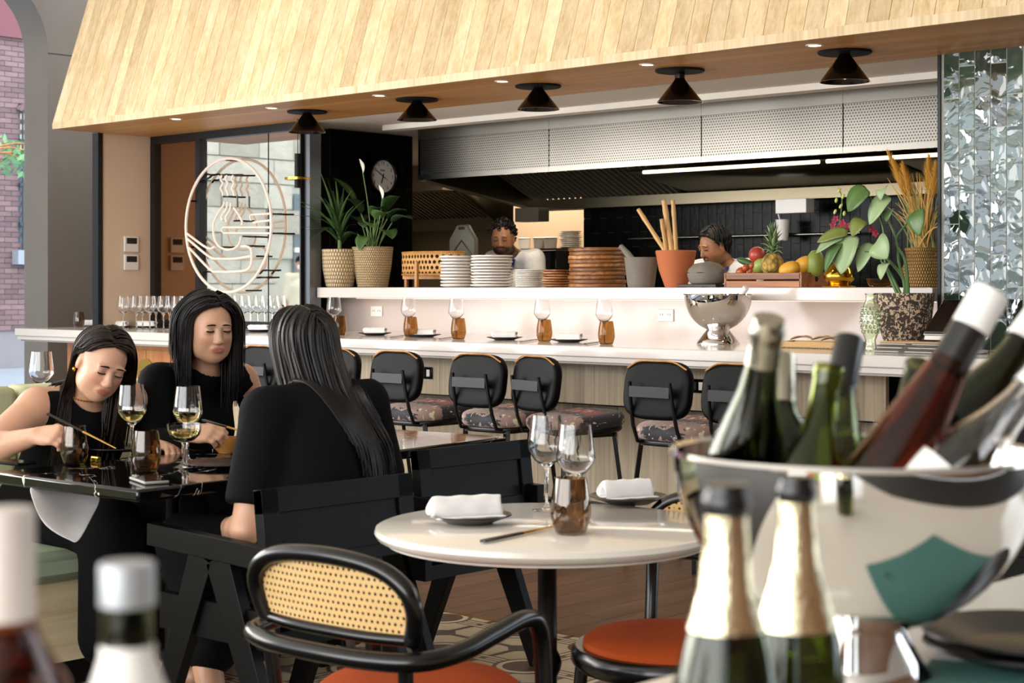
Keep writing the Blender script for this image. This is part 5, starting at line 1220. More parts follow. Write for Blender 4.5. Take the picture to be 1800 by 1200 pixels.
def k_foil(name, c, r=.28):
    k = N(name); n1 = k.noise(k.coord('Object', (1, 1, .25)), 90, 3, .6); k.set(color=c, metal=1, rough=r); k.bump(n1, .5, .004); return done(k, name)
k_foil('gold_foil', '#eddfb8', .24); k_foil('silver_foil', '#b9b4a0', .22); plain('black_foil', '#121314', .3, coat=.3); plain('white_cap', '#eeebe6', .45); plain('grey_cap', '#a9adb0', .4, .3); plain('paper', '#efece6', .8); plain('pinkish_capsule', '#d9cfc6', .4)
# two gold-foiled champagne bottles
for i, (x, yt, d) in enumerate(((1277, 850, 1.06), (1400, 836, 1.22))):
    q = PD(x, yt, d); b = Vector((q.x, q.y, ZF + .001)); sc_ = (q.z - b.z) / .315
    bottle(b, b + Vector((0, 0, 1)), 'champagne', 'dark_green_glass', ['gold-foiled sparkling wine bottle standing nearest the round table', 'gold-foiled sparkling wine bottle standing before the steel bowl'][i], .022, 'black_foil', 'gold-foiled bottles on the service counter', (.03, .11, 'paper') if False else None, foil=((.208, .18)[i], .292, 'gold_foil'), s=sc_, capr=1.03)
# blurred bottles close to the camera
q = PD(224, 997, .84); b = Vector((q.x, q.y, ZF + .001)); sc_ = (q.z - b.z) / .297
bottle(b, b + Vector((0, 0, 1)), 'bordeaux', 'dark_green_glass', 'grey-capped dark bottle with white neck label close to the camera', .022, 'grey_cap', None, (.236, .262, 'paper') if False else None, s=sc_, foil=(.2, .252, 'paper'))
q = PD(8, 903, .86); b = Vector((q.x, q.y, ZF + .001)); sc_ = (q.z - b.z) / .297
bottle(b, b + Vector((0, 0, 1)), 'bordeaux', 'brown_glass', 'pale-capsuled bottle cut off by the picture edge', .062, 'pinkish_capsule', None, None, s=sc_, capr=1.06)
# bottles in the bowl: (top pixel, lower pixel, depth at top, depth low, kind, glass, cap ...)
BL = [((1352, 560), (1305, 810), 1.62, 1.68, 'champagne', 'dark_green_glass', 'olive sparkling bottle with silver foil leaning towards the stools', .05, 'silver_foil', 1.05, .99),
      ((1372, 632), (1372, 830), 1.80, 1.74, 'bordeaux', 'dark_green_glass', 'dark bottle with worn silver capsule behind the olive one', .055, 'silver_foil', 1.06, 1.0),
      ((1452, 676), (1402, 870), 1.64, 1.58, 'burgundy', 'green_glass', 'uncapped bright green bottle in the front of the bowl', None, None, 1, 1.0),
      ((1493, 602), (1455, 800), 1.78, 1.72, 'burgundy', 'green_glass', 'bottle with long black capsule behind the uncapped green one', .06, 'black_foil', 1.07, 1.0),
      ((1615, 640), (1580, 800), 1.84, 1.78, 'bordeaux', 'dark_green_glass', 'dark green bottle mostly hidden behind the amber one', None, None, 1, 1.0),
      ((1738, 520), (1560, 830), 1.62, 1.60, 'flute', 'brown_glass', 'tall amber-brown bottle with white stopper leaning across the bowl', .035, 'white_cap', 1.12, 1.15),
      ((1825, 560), (1660, 790), 1.74, 1.70, 'burgundy', 'dark_green_glass', 'dark green bottle with white stopper at the picture edge', .03, 'white_cap', 1.12, 1.1),
      ((1850, 640), (1660, 850), 1.58, 1.58, 'burgundy', 'clear_glass', 'clear bottle with white label lying at the bowl rim', .03, 'white_cap', 1.05, 1.1)]
for (tx, ty), (lx, ly), d0, d1, kind, glass, lb, cap, cm, cr, s_ in BL:
    a = PD(tx, ty, d0); b = PD(lx, ly, d1); H = bottle_profile(kind)[-1][1] * s_; ax_ = (b - a).normalized(); L_ = H
    while L_ > .17:
        q = a + ax_ * L_; h_ = q.z - ZF; rb = .03 + .156 * math.sin(math.acos(max(-1, 1 - max(0, (h_ - .05) / .177) ** 1.087)))
        if h_ > .065 and math.hypot(q.x - bwl.location.x, q.y - bwl.location.y) + .036 < rb: break
        L_ -= .005
    base = a + ax_ * L_
    h_ = base.z - ZF; rb = .03 + .156 * math.sin(math.acos(max(-1, 1 - max(0, min(1, (h_ - .05) / .177)) ** 1.087))) - .044; off_ = Vector((base.x - bwl.location.x, base.y - bwl.location.y, 0))
    if off_.length > rb: base -= off_.normalized() * (off_.length - rb)
    o = bottle(base, a, kind, glass, lb, cap, cm, 'bottles in the steel bowl', (.06, .11, 'paper') if glass == 'clear_glass' else None, s=s_, capr=cr, cut=(H - L_) / s_)
    if kind == 'flute': c_t = (H - L_) / s_; obj('black_collar', M().lathe([(.0152, .265 - c_t), (.0172, .265 - c_t), (.0166, .306 - c_t), (.0152, .306 - c_t)], 28), 'black_foil', o)
# bottle in the bowl on the bar
q = PV(1312, 505, 7.18); b = PV(1280, 545, 7.2); bottle(q + (b - q).normalized() * .30, q, 'burgundy', 'green_glass', 'bottle with white stopper leaning in the bowl on the bar', .05, 'white_cap', None, s=1.0, capr=1.08)
# black plates, pen, teal card at the corner
q = G(1815, 1150, ZF + .01); q.z = ZF + .001
for i in range(2): plate(q + Vector((0, 0, .012 * i)), .115, ['lower black plate of the pair on the service counter', 'upper black plate of the pair on the service counter'][i], 'black plates on the service counter', h=.02)
a = G(1648, 1128, ZF + .006); b = G(1700, 1132, ZF + .006); tag(obj('blue_pen', M().tube([(0, 0, 0), (b - a) * 2.2], .005, 8), plain('pen_blue', '#1f5fb0', .4), loc=a), 'bright blue pen beside the black plates', 'pen')
q = G(1800, 1212, ZF); tag(obj('teal_menu', M().box(-.11, .11, -.15, .15, 0, .004), plain('teal_card', '#4f7f78', .6), loc=(q.x + .03, q.y - .06, ZF + .001)), 'teal menu card at the corner of the counter', 'menu').rotation_euler = (0, 0, R(20))
# ------------------------------------------------------------------ bodies grown as one blended surface
def V3(*a): return np.array(a, float)
class Body:
    def __init__(s): s.p = []
    def cap(s, a, b, ra, rb=None, k=.03, sub=False):
        s.p.append(('c', np.array(a, float), np.array(b, float), ra, ra if rb is None else rb, k, sub)); return s
    def ell(s, c, r, Rm=None, k=.02, sub=False):
        s.p.append(('e', np.array(c, float), np.array(r, float), np.eye(3) if Rm is None else Rm, 0, k, sub)); return s
    @staticmethod
    def d1(q, P):
        if q[0] == 'c':
            _, a, b, ra, rb, k, _s = q; ab = b - a; L = max(1e-9, ab @ ab)
            t = np.clip(((P - a) @ ab) / L, 0, 1)
            return np.linalg.norm(P - a - t[..., None] * ab, axis=-1) - (ra + (rb - ra) * t)
        _, c, r, Rm, _0, k, _s = q
        l = (P - c) @ Rm; k0 = np.linalg.norm(l / r, axis=-1); k1 = np.linalg.norm(l / (r * r), axis=-1) + 1e-9
        return k0 * (k0 - 1) / k1
    @staticmethod
    def blend(D, d, k, sub):
        if sub:
            d = -d; h = np.maximum(k - np.abs(D - d), 0) / k; return np.maximum(D, d) + h * h * k * .25
        h = np.maximum(k - np.abs(D - d), 0) / k; return np.minimum(D, d) - h * h * k * .25
    def sdf(s, P):
        D = np.full(P.shape[:-1], 9.0)
        for q in s.p: D = s.blend(D, s.d1(q, P), q[5], q[6])
        return D
    def grad(s, P, e=.002):
        g = np.stack([s.sdf(P + np.eye(3)[i] * e) - s.sdf(P - np.eye(3)[i] * e) for i in range(3)], -1)
        return g / (np.linalg.norm(g, axis=-1, keepdims=True) + 1e-9)
    def project(s, P, off=.0):
        P = np.array(P, float)
        for _ in range(6): P = P - s.grad(P) * (s.sdf(P) - off)[..., None]
        return P
    def mesh(s, vox, infl=0.0, extra=None, clip=None):
        """surface nets on a block-sparse grid; clip(P) returns a distance to intersect with"""
        lo = np.full(3, 9e9); hi = -lo
        for q in s.p:
            if q[6]: continue
            pts = [(q[1], q[3]), (q[2], q[4])] if q[0] == 'c' else [(q[1], max(q[2]))]
            for c, r in pts: lo = np.minimum(lo, c - r); hi = np.maximum(hi, c + r)
        lo -= .03 + infl; hi += .03 + infl; B = 8; n = np.ceil((hi - lo) / vox / B).astype(int) + 1
        ii = np.stack(np.meshgrid(*[np.arange(k) for k in n], indexing='ij'), -1).reshape(-1, 3)
        cen = lo + (ii * B + (B - 1) / 2) * vox; half = vox * B * .87
        dc = s.sdf(cen) - infl
        if clip is not None: dc = np.maximum(dc, clip(cen))
        act = np.abs(dc) < half * 1.25 + .012
        D = np.repeat(np.repeat(np.repeat(np.sign(dc).reshape(n) .astype(np.float32), B, 0), B, 1), B, 2)
        ia = ii[act]; ca = cen[act]
        loc = np.stack(np.meshgrid(*[np.arange(B)] * 3, indexing='ij'), -1).reshape(-1, 3)
        P = lo + (ia[:, None, :] * B + loc[None]) * vox
        A = np.full(P.shape[:2], 9.0)
        for q in s.p:
            m = s.d1(q, ca) < half + q[5] + .03 + abs(infl)
            if m.any(): A[m] = s.blend(A[m], s.d1(q, P[m]), q[5], q[6])
        A -= infl
        if clip is not None: A = np.maximum(A, clip(P))
        for (a, b, c), v in zip(ia, A): D[a * B:a * B + B, b * B:b * B + B, c * B:c * B + B] = v.reshape(B, B, B)
        S_ = D < 0
        cnt = np.zeros(np.array(D.shape) - 1, np.int8)
        for dx in (0, 1):
            for dy in (0, 1):
                for dz_ in (0, 1): cnt += S_[dx:D.shape[0] - 1 + dx, dy:D.shape[1] - 1 + dy, dz_:D.shape[2] - 1 + dz_]
        ci = np.argwhere((cnt > 0) & (cnt < 8)); ids = np.full(cnt.shape, -1, np.int32); ids[tuple(ci.T)] = np.arange(len(ci))
        acc = np.zeros((len(ci), 3)); num = np.zeros(len(ci))
        cor = [(x, y, z) for x in (0, 1) for y in (0, 1) for z in (0, 1)]
        for a in cor:
            for ax in range(3):
                if a[ax]: continue
                b = list(a); b[ax] = 1
                da = D[tuple((ci + a).T)]; db = D[tuple((ci + b).T)]; m = (da < 0) != (db < 0)
                t = np.where(m, da / np.where(m, da - db, 1), 0); p = np.tile(np.array(a, float), (len(ci), 1)); p[:, ax] += t
                acc[m] += p[m]; num[m] += 1
        V = lo + (ci + acc / num[:, None]) * vox
        F = []
        for ax in range(3):
            o1, o2 = (ax + 1) % 3, (ax + 2) % 3
            sl0 = [slice(None)] * 3; sl1 = [slice(None)] * 3; sl0[ax] = slice(0, -1); sl1[ax] = slice(1, None)
            e = np.argwhere(S_[tuple(sl0)] != S_[tuple(sl1)])
            e = e[(e[:, o1] > 0) & (e[:, o2] > 0) & (e[:, o1] < cnt.shape[o1]) & (e[:, o2] < cnt.shape[o2])]
            ins = S_[tuple(e.T)]
            def gid(a, b):
                q = e.copy(); q[:, o1] -= a; q[:, o2] -= b; return ids[tuple(q.T)]
            q = np.stack([gid(1, 1), gid(0, 1), gid(0, 0), gid(1, 0)], 1); q[~ins] = q[~ins][:, ::-1]; F.append(q)
        F = np.concatenate(F); F = F[(F >= 0).all(1)]
        return V, F
def np_mesh(name, V, F, mat, color=None):
    me = bpy.data.meshes.new(name); me.vertices.add(len(V)); me.vertices.foreach_set('co', V.astype(np.float32).ravel())
    k = F.shape[1]; me.loops.add(F.size); me.loops.foreach_set('vertex_index', F.astype(np.int32).ravel()); me.polygons.add(len(F)); me.polygons.foreach_set('loop_start', np.arange(0, F.size, k, dtype=np.int32))
    me.polygons.foreach_set('use_smooth', np.ones(len(F), bool)); me.update(calc_edges=True); me.validate()
    if color is not None:
        at = me.color_attributes.new('tone', 'FLOAT_COLOR', 'POINT'); c = np.ones((len(V), 4), np.float32); c[:, :3] = color; at.data.foreach_set('color', c.ravel())
    me.materials.append(MATS[mat]); return me

def k_skin():
    k = N('skin'); at = k.n('ShaderNodeAttribute', attribute_name='tone'); n1 = k.noise(k.coord(), 40, 3, .6)
    hv = k.n('ShaderNodeHueSaturation'); k.l(at.outputs['Color'], hv.inputs['Color']); k.l(k.math('ADD', .94, k.math('MULTIPLY', n1, .12)), hv.inputs['Value'])
    k.set(color=hv.outputs[0], rough=.42, sss=.12); k.b.inputs['Subsurface Radius'].default_value = (.012, .004, .002); k.b.inputs['Subsurface Scale'].default_value = .6; return done(k, 'skin')
k_skin()
def k_hair(name, c0, c1):
    k = N(name); h = k.n('ShaderNodeNewGeometry'); r = h.outputs['Random Per Island']; k.set(color=k.mix(r, c0, c1), rough=.42, spec=.4); return done(k, name)
k_hair('black_hair', '#0c0a0a', '#1d1716'); k_hair('brown_black_hair', '#120c0a', '#2c1e18')
def k_cloth(name, c, b=.25):
    k = N(name); n1 = k.noise(k.coord(), 9, 4, .55, .6); k.set(color=c, rough=.85, spec=.12); k.bump(n1, b, .03); return done(k, name)
k_cloth('black_cotton', '#0a0a0b'); k_cloth('black_pleat', '#08080a'); k_cloth('chef_white', '#f0eeea', .4); k_cloth('cream_shirt', '#d9cfb8'); k_cloth('apron_blue', '#2b3a6b')
SK = np.array(lin('#c99a7c')); SKW = np.array(lin('#cf9f82')); SKM = np.array(lin('#a8744f'))

def rot(yaw, pitch=0, roll=0):
    """columns: right, forward, up of the head; yaw = world angle of the face, pitch down, roll towards own left"""
    f = np.array([math.cos(R(yaw)), math.sin(R(yaw)), 0]); r = np.array([f[1], -f[0], 0]); u = V3(0, 0, 1)
    p = R(-pitch); f2 = f * math.cos(p) + u * math.sin(p); u2 = u * math.cos(p) - f * math.sin(p)
    q = R(roll); r3 = r * math.cos(q) + u2 * math.sin(q); u3 = u2 * math.cos(q) - r * math.sin(q)
    return np.stack([r3, f2, u3], 1)
def head(B, C, H, s=1.0, male=False):
    C = np.array(C, float)
    def w(x, y, z): return C + H @ (V3(x, y, z) * s)
    def e(c, r, k=.02, sub=False): B.ell(w(*c), np.array(r) * s, H, k * s, sub)
    j = 1.08 if male else 1.0
    e((0, -.016, .036), (.073, .092, .083), .03)                       # skull
    e((0, .022, -.022), (.0555 * j, .066, .084), .04)                    # face mass
    e((0, .052, -.082), (.026 * j, .024, .022), .035)                     # chin
    for x in (-1, 1):
        e((x * .031, .050, -.018), (.024, .025, .026), .03)            # cheek
        e((x * .0415 * j, .018, -.060), (.017, .030, .026), .04)           # jaw
        e((x * .030, .098, .012), (.017, .016, .0125), .018, True)       # eye hollow
        e((x * .0305, .0735, .010), (.0178, .0148, .0140), .007)         # lid over the eyeball
        e((x * .030, .081, .031), (.020, .009, .006), .014)              # brow
        e((x * .0735, -.010, -.004), (.009, .017, .029), .008)           # ear
        e((x * .0100, .0945, -.0265), (.0075, .008, .0065), .006)        # nostril wing
    B.cap(w(0, .082, .020), w(0, .1005, -.020), .0075 * s, .0105 * s, .012 * s)
    e((0, .0995, -.0235), (.0105, .0085, .008), .008)
    e((0, .0815, -.0525), (.022, .012, .014), .014)
    e((0, .0880, -.0495), (.0200, .0075, .0042), .004); e((0, .0865, -.0590), (.0170, .0075, .0052), .004)
    e((0, .0985, -.0545), (.022, .006, .0012), .003, True)
    return w
def face_tone(V, C, H, base, s=1.0, beard=False, lips='#b0645a', hairline=None, hair='#120d0c'):
    l = ((V - np.array(C)) @ H) / s; x, y, z = l.T; col = np.tile(base, (len(V), 1)); near = (np.abs(x) < .1) & (np.abs(z) < .16) & (np.abs(y) < .13)
    def paint(m, c, a=1.0):
        m = np.clip(m, 0, 1)[:, None] * a * near[:, None]; col[:] = col * (1 - m) + np.array(lin(c)) * m
    lipd = np.sqrt((x / .0225) ** 2 + ((z + .0545) / .0115) ** 2); paint((1.15 - lipd) * 4 * (y > .07), lips, .85)
    for sx in (-1, 1):
        paint(1.2 - np.sqrt(((x - sx * .04) / .026) ** 2 + ((z + .025) / .022) ** 2), '#c9745e', .28 * 1)
        paint((1.0 - np.sqrt(((x - sx * .0305) / .018) ** 2 + ((z - .012) / .013) ** 2)) * 2 * (y > .05), '#8a5a46', .3)
    if beard:
        b = (z < -.032) & (y > -.02) & (y < .12); d = np.clip((-.030 - z) / .02, 0, 1) * b; mouth = np.clip(1.6 - lipd, 0, 1); paint(d * (1 - .6 * mouth), '#1a110d', .88 if beard == 'full' else .4)
        paint(((np.abs(x) < .03) & (z < -.034) & (z > -.047) & (y > .07)).astype(float), '#1a110d', .85)
    if hairline is not None: paint(hairline(x, y, z).astype(float), hair, 1.0)
    return col
HL = lambda x, y, z: ((z > .094) & (y > .03)) | ((z > .052 - .55 * (y - .03) * -1 - .0) & (y <= .03) & (y > -.01)) | ((z > -.02 - (-.01 - y) * .9) & (y <= -.01))
def hand(B, wrist, d, dorsal, right, curls=(40, 55, 35), spread=.6, thumb=(0, .6, -.6), s=1.0, lift=(0, 0, 0, 0)):
    """palm and five fingers; curls in degrees for the three joints"""
    y = np.array(d, float); y /= np.linalg.norm(y); z = np.array(dorsal, float); z -= y * (z @ y); z /= np.linalg.norm(z); x = np.cross(y, z) * (-1 if right else 1)
    w = np.array(wrist, float); P = lambda a, b, c: w + (x * a + y * b + z * c) * s
    tips = []
    for i, (bx, by, L) in enumerate(((.026, .082, .070), (.008, .087, .077), (-.010, .083, .071), (-.026, .074, .056))):
        kn = P(bx, by, .0); B.cap(P(bx * .55, .008, 0), kn, .013 * s, .0105 * s, .014)
        a = 0; p = kn
        for ln, c, r0, r1 in ((.45, curls[0] + lift[i], .0098, .0088), (.30, curls[1], .0088, .0078), (.25, curls[2], .0078, .0066)):
            a += c; q = p + (y * math.cos(R(a)) - z * math.sin(R(a)) + x * bx * spread * 4 * (1 if a < 60 else 0) * .3) * L * ln * s
            B.cap(p, q, r0 * s, r1 * s, .005); p = q
        tips.append(p)
    t0 = P(.022, .022, -.006); t1 = P(.044, .050, -.014); tt = np.array(thumb); t2 = t1 + (x * tt[0] + y * tt[1] + z * tt[2]) / np.linalg.norm(tt) * .032 * s; t3 = t2 + (x * (tt[0] - .35) + y * (tt[1] + .2) + z * tt[2]) / np.linalg.norm(tt) * .024 * s
    B.cap(P(.010, .010, 0), t0, .014 * s, .013 * s, .012); B.cap(t0, t1, .0135 * s, .0105 * s, .012); B.cap(t1, t2, .0105 * s, .0092 * s, .006); B.cap(t2, t3, .0092 * s, .0072 * s, .005)
    B.ell(P(0, .045, -.004), (.034 * s, .042 * s, .014 * s), np.stack([x, y, z], 1), .015)
    return tips
def arm(B, sh, el, wr, r=(.047, .038, .040, .024), k=.03):
    B.cap(sh, el, r[0], r[1], k); el = np.array(el); wr = np.array(wr); mid = el + (wr - el) * .35
    B.cap(el, mid, r[1] * .95, r[2] * .95, .02); B.cap(mid, wr, r[2] * .95, r[3], .02)
def strands(B, C, H, n, length, part=.01, seed=1, step=.02, lo=.004, hi=.020, comb=.9, back=.5, root=None, rad=.0026, tuck=None, dirw=None, s=1.0, wave=.0, flow=None, fr=0.0, tuckside=0):
    """hair locks combed from the parting, sliding over scalp, neck and shoulders"""
    g = np.random.default_rng(seed); C = np.array(C, float); pts = []
    cs, rs = V3(0, -.016, .036), V3(.076, .095, .086)
    while sum(len(p) for p in pts) < n:
        d = g.normal(size=(4000, 3)); d /= np.linalg.norm(d, axis=1, keepdims=True); q = cs + d * rs
        m = (q[:, 2] > -.05) & root(*q.T); pts.append(q[m])
    q = np.concatenate(pts)[:n]; off = lo + (hi - lo) * g.random(n) ** 1.2
    sg = np.sign(q[:, 0] - part + g.normal(0, .004, n)); sg[sg == 0] = 1
    L = length(*q.T) * (.90 + .14 * g.random(n)); steps = int(np.ceil(L.max() / step))
    dn = H.T @ V3(0, 0, -1); p = q.copy(); path = [p.copy()]; prev = None; jit = g.normal(0, .10, (n, 3))
    for i in range(steps):
        e = (p - cs) / (rs + off[:, None]); ed = np.linalg.norm(e, axis=1); nrm = e / (rs + off[:, None]); nrm /= np.linalg.norm(nrm, axis=1, keepdims=True)
        top = np.clip((p[:, 2] - .03) / .09, 0, 1)
        dv = dn[None] * (1.0 - .55 * top[:, None]) + np.stack([sg * comb * top, -back * np.clip((p[:, 1] + .02) / .1, 0, 1) * (top + .25), 0 * top], 1) + jit * .25
        if flow is not None: dv = dv + (np.asarray(flow(p @ H.T + C, i)) @ H)
        near = np.clip((1.18 - ed) / .12, 0, 1)[:, None]; dv = dv - nrm * np.minimum(0, (dv * nrm).sum(1, keepdims=True)) * near
        dv /= np.linalg.norm(dv, axis=1, keepdims=True) + 1e-9
        if prev is not None: dv = dv * .75 + prev * .25; dv /= np.linalg.norm(dv, axis=1, keepdims=True)
        prev = dv; st = L / steps; p = p + dv * st[:, None]
        e = (p - cs) / (rs + off[:, None]); ed = np.linalg.norm(e, axis=1); m = ed < 1; p[m] = cs + (e[m] / ed[m, None]) * (rs + off[m, None])
        ym = np.interp(p[:, 2], [-.16, -.03, .02, .055, .088, .112], [.03 + fr, .012 + fr, .014 + fr, .030, .052, .085]); ym = np.where((sg == tuckside) & (p[:, 2] < .05), np.minimum(ym, -.030), ym); fx = (p[:, 1] > ym) & (p[:, 2] > -.16); p[fx, 1] += (ym[fx] - p[fx, 1]) * .7
        inn = fx & (np.abs(p[:, 0]) < .064) & (p[:, 2] < .07); p[inn, 0] += (sg[inn] * .066 - p[inn, 0]) * .6
        W = C + (p @ H.T) * s; d = B.sdf(W); m = d < off * .8 + .003
        if m.any(): W[m] += B.grad(W[m]) * (off[m] * .8 + .003 - d[m])[:, None]; p = ((W - C) @ H) / s
        path.append(p.copy())
    path = np.stack([C + (p @ H.T) * s for p in path], 1)                 # n, steps+1, 3
    K = path.shape[1]; t = np.linspace(0, 1, K); r = rad * (.75 + .5 * g.random(n))[:, None] * (1 - .65 * t[None] ** 3)
    tan = np.gradient(path, axis=1); tan /= np.linalg.norm(tan, axis=2, keepdims=True) + 1e-9
    out = path - C[None, None]; out[:, :, 2] *= .2; a = np.cross(tan, out); a /= np.linalg.norm(a, axis=2, keepdims=True) + 1e-9; b = np.cross(tan, a)
    ring = [path + (a * math.cos(q) * 1.9 + b * math.sin(q) * .8) * r[:, :, None] for q in (0, 2.1, 4.2)]
    Vv = np.stack(ring, 2).reshape(-1, 3); idx = np.arange(n * K * 3).reshape(n, K, 3); F = []
    for j in range(3): F.append(np.stack([idx[:, :-1, j], idx[:, :-1, (j + 1) % 3], idx[:, 1:, (j + 1) % 3], idx[:, 1:, j]], -1).reshape(-1, 4))
    return Vv, np.concatenate(F)
def place(me, base):
    n = len(me.vertices); a = np.empty(n * 3, np.float32); me.vertices.foreach_get('co', a); a = a.reshape(-1, 3) - np.array(base, np.float32); me.vertices.foreach_set('co', a.ravel()); me.update(); return me
def person(label, B, tone, base, vox=.0038, group=None):
    V, F = B.mesh(vox); o = bpy.data.objects.new('person', place(np_mesh('person', V, F, 'skin', tone(V)), base)); COL.objects.link(o); o.location = base; return tag(o, label, 'person', group)
def wear(name, par, V, F, mat):
    o = bpy.data.objects.new(name, place(np_mesh(name, V, F, mat), par.location)); COL.objects.link(o); o.parent = par; return o
def face_lines(par, B, C, H, open_=0.0, s=1.0, brow='brown_black_hair'):
    C = np.array(C)
    for sx in (-1, 1):
        pts = []
        for a in range(-58, 59, 12): el = -16 + 8 * abs(a) / 58 + 18 * open_; pts.append(V3(sx * .0305 + .0172 * math.sin(R(a)), .0735 + .0152 * math.cos(R(a)), .010 + .0148 * math.sin(R(el))))
        P = B.project(C + (np.array(pts) * s) @ H.T, .0010); obj('eyelashes', M().tube(P, [.0010] + [.0025 + .0010 * open_] * (len(P) - 2) + [.0012], 6), brow, par, world=True)
        bp = [V3(sx * (.013 + .036 * t), .10, .0345 + .0045 * math.sin(math.pi * t) - .002 * t) for t in [i / 6 for i in range(7)]]
        P = B.project(C + (np.array(bp) * s) @ H.T, .0004); obj('eyebrow', M().tube(P, [.0020, .0032, .0034, .0032, .0027, .0020, .0010], 6), brow, par, world=True)
def half(P, c, n): return (P - np.array(c)) @ (np.array(n, float) / np.linalg.norm(n))
def sph(P, c, r): return np.linalg.norm(P - np.array(c), axis=-1) - r
def torso(B, hip, chest, shL, shR, neck, hd, w=1.0, bust=True, male=False):
    hip, chest, shL, shR, neck, hd = [np.array(q, float) for q in (hip, chest, shL, shR, neck, hd)]
    ax = (shR - shL) / np.linalg.norm(shR - shL); up = chest - hip; up /= np.linalg.norm(up); f = np.cross(up, ax); f /= np.linalg.norm(f); Rm = np.stack([ax, f, up], 1)
    B.ell(hip + up * .03, (.165 * w, .115 * w, .12), Rm, .05); B.cap(hip + up * .08, chest, .115 * w, .115 * w, .06)
    B.ell(hip + (chest - hip) * .5, (.128 * w, .095 * w, .15), Rm, .06); B.ell(chest, (.150 * w, .100 * w, .15), Rm, .06)
    B.cap(shL, shR, .048, .048, .05)
    for s_, q in ((-1, shL), (1, shR)): B.cap(neck - up * .01, q, .042, .046, .04)
    if bust:
        for s_ in (-1, 1): B.ell(chest + ax * s_ * .07 + f * .07 - up * .045, (.06, .055, .058), Rm, .05)
    B.cap(neck - up * .03, hd, .052 if not male else .062, .047 if not male else .058, .03)
    return Rm, f

# ---- person leaning over the plate (bare arms, sleeveless top)
def build_w1():
    B = Body(); C = V3(-4.675, 3.085, 1.045); H = rot(-15, 25, 14); base = V3(-4.95, 3.12, 0)
    hip = V3(-5.0, 3.12, .56); chest = V3(-4.90, 3.13, .82); shR = V3(-4.87, 2.965, .905); shL = V3(-4.845, 3.305, .915); neck = V3(-4.83, 3.125, .935)
    torso(B, hip, chest, shL, shR, neck, C + H @ V3(0, -.03, -.05), 1.1)
    elR = V3(-4.83, 2.745, .775); wr = V3(-4.600, 2.80, .835); hd_ = V3(.9, .22, .08); dors = V3(-.15, -.75, .65)
    arm(B, shR, elR, wr, (.060, .047, .046, .027)); hand(B, wr, hd_, dors, True, (42, 62, 40), .5, (-.15, .85, -.5))
    elL = V3(-4.82, 3.44, .72); wl_ = V3(-4.62, 3.30, .775); arm(B, shL, elL, wl_, (.058, .045, .044, .026)); hand(B, wl_, V3(1, -.3, -.1), V3(0, .2, 1), False, (30, 40, 30))
    for s_, y in ((-1, 3.02), (1, 3.22)):
        B.cap((-4.98, y, .54), (-4.50, y + s_ * .02, .53), .088, .068, .05); B.cap((-4.50, y + s_ * .02, .53), (-4.50, y, .12), .062, .04, .03); B.cap((-4.52, y, .06), (-4.36, y, .045), .034, .03, .03)
    w = head(B, C, H)
    o = person('person leaning over a plate in a sleeveless black top, holding chopsticks', B, lambda V: face_tone(V, C, H, SKW, hairline=HL), base)
    face_lines(o, B, C, H)
    T = Body(); torso(T, hip, chest, shL, shR, neck, C + H @ V3(0, -.03, -.05), 1.1)
    def clip(P): return np.maximum.reduce([-sph(P, neck + V3(.055, 0, .035), .088), -sph(P, shR + V3(-.005, -.045, .0), .074), -sph(P, shL + V3(-.005, .045, .0), .074), half(P, neck + V3(0, 0, .022), (.1, 0, 1))])
    wear('tank_top', o, *T.mesh(.006, .007, None, clip), 'black_cotton')
    T = Body()
    for s_, y in ((-1, 3.02), (1, 3.22)): T.cap((-5.0, y, .55), (-4.48, y + s_ * .03, .535), .125, .098, .05); T.cap((-4.48, y + s_ * .03, .53), (-4.47, y + s_ * .02, .20), .098, .115, .04)
    wear('pleated_trousers', o, *T.mesh(.009), 'black_pleat')
    root = lambda x, y, z: ((y > .03) & (z > .094)) | ((y > .0) & (y <= .03) & (z > .075)) | ((y <= .0) & (z > .02)) | ((y < -.04) & (z > -.05))
    ln = lambda x, y, z: .40 + .05 * (x < 0)
    def flow(W, i):
        f = np.zeros_like(W); f[:, 0] -= .25; return f
    Vv, F = strands(B, C, H, 1500, ln, part=.012, seed=3, comb=.55, back=.7, root=root, rad=.0028, hi=.010, flow=flow, fr=-.012, tuckside=1)
    wear('hair', o, Vv, F, 'brown_black_hair')
    e = C + H @ V3(.079, -.010, -.038); obj('earring', M().ball(e, (.005, .005, .008)), 'gold', o, world=True)
    ang = np.linspace(-1.2, 1.4, 26); ring = B.project(np.array([neck + V3(.085 * math.cos(a), .075 * math.sin(a), .012 - .028 * math.cos(a)) for a in ang]), .002)
    mk = M()
    for q in ring: mk.ball(q, .0036, 6, 4)
    obj('necklace', mk, 'gold', o, world=True)
    a, b = PD(84, 727, 5.10), PD(204, 788, 5.02)
    chopsticks(a, b, 'chopsticks in the hand of the person leaning over the plate', None, r=.0034)
    for i, q in enumerate(((-.25, .012), (.55, -.5))): pass
    return o
build_w1()
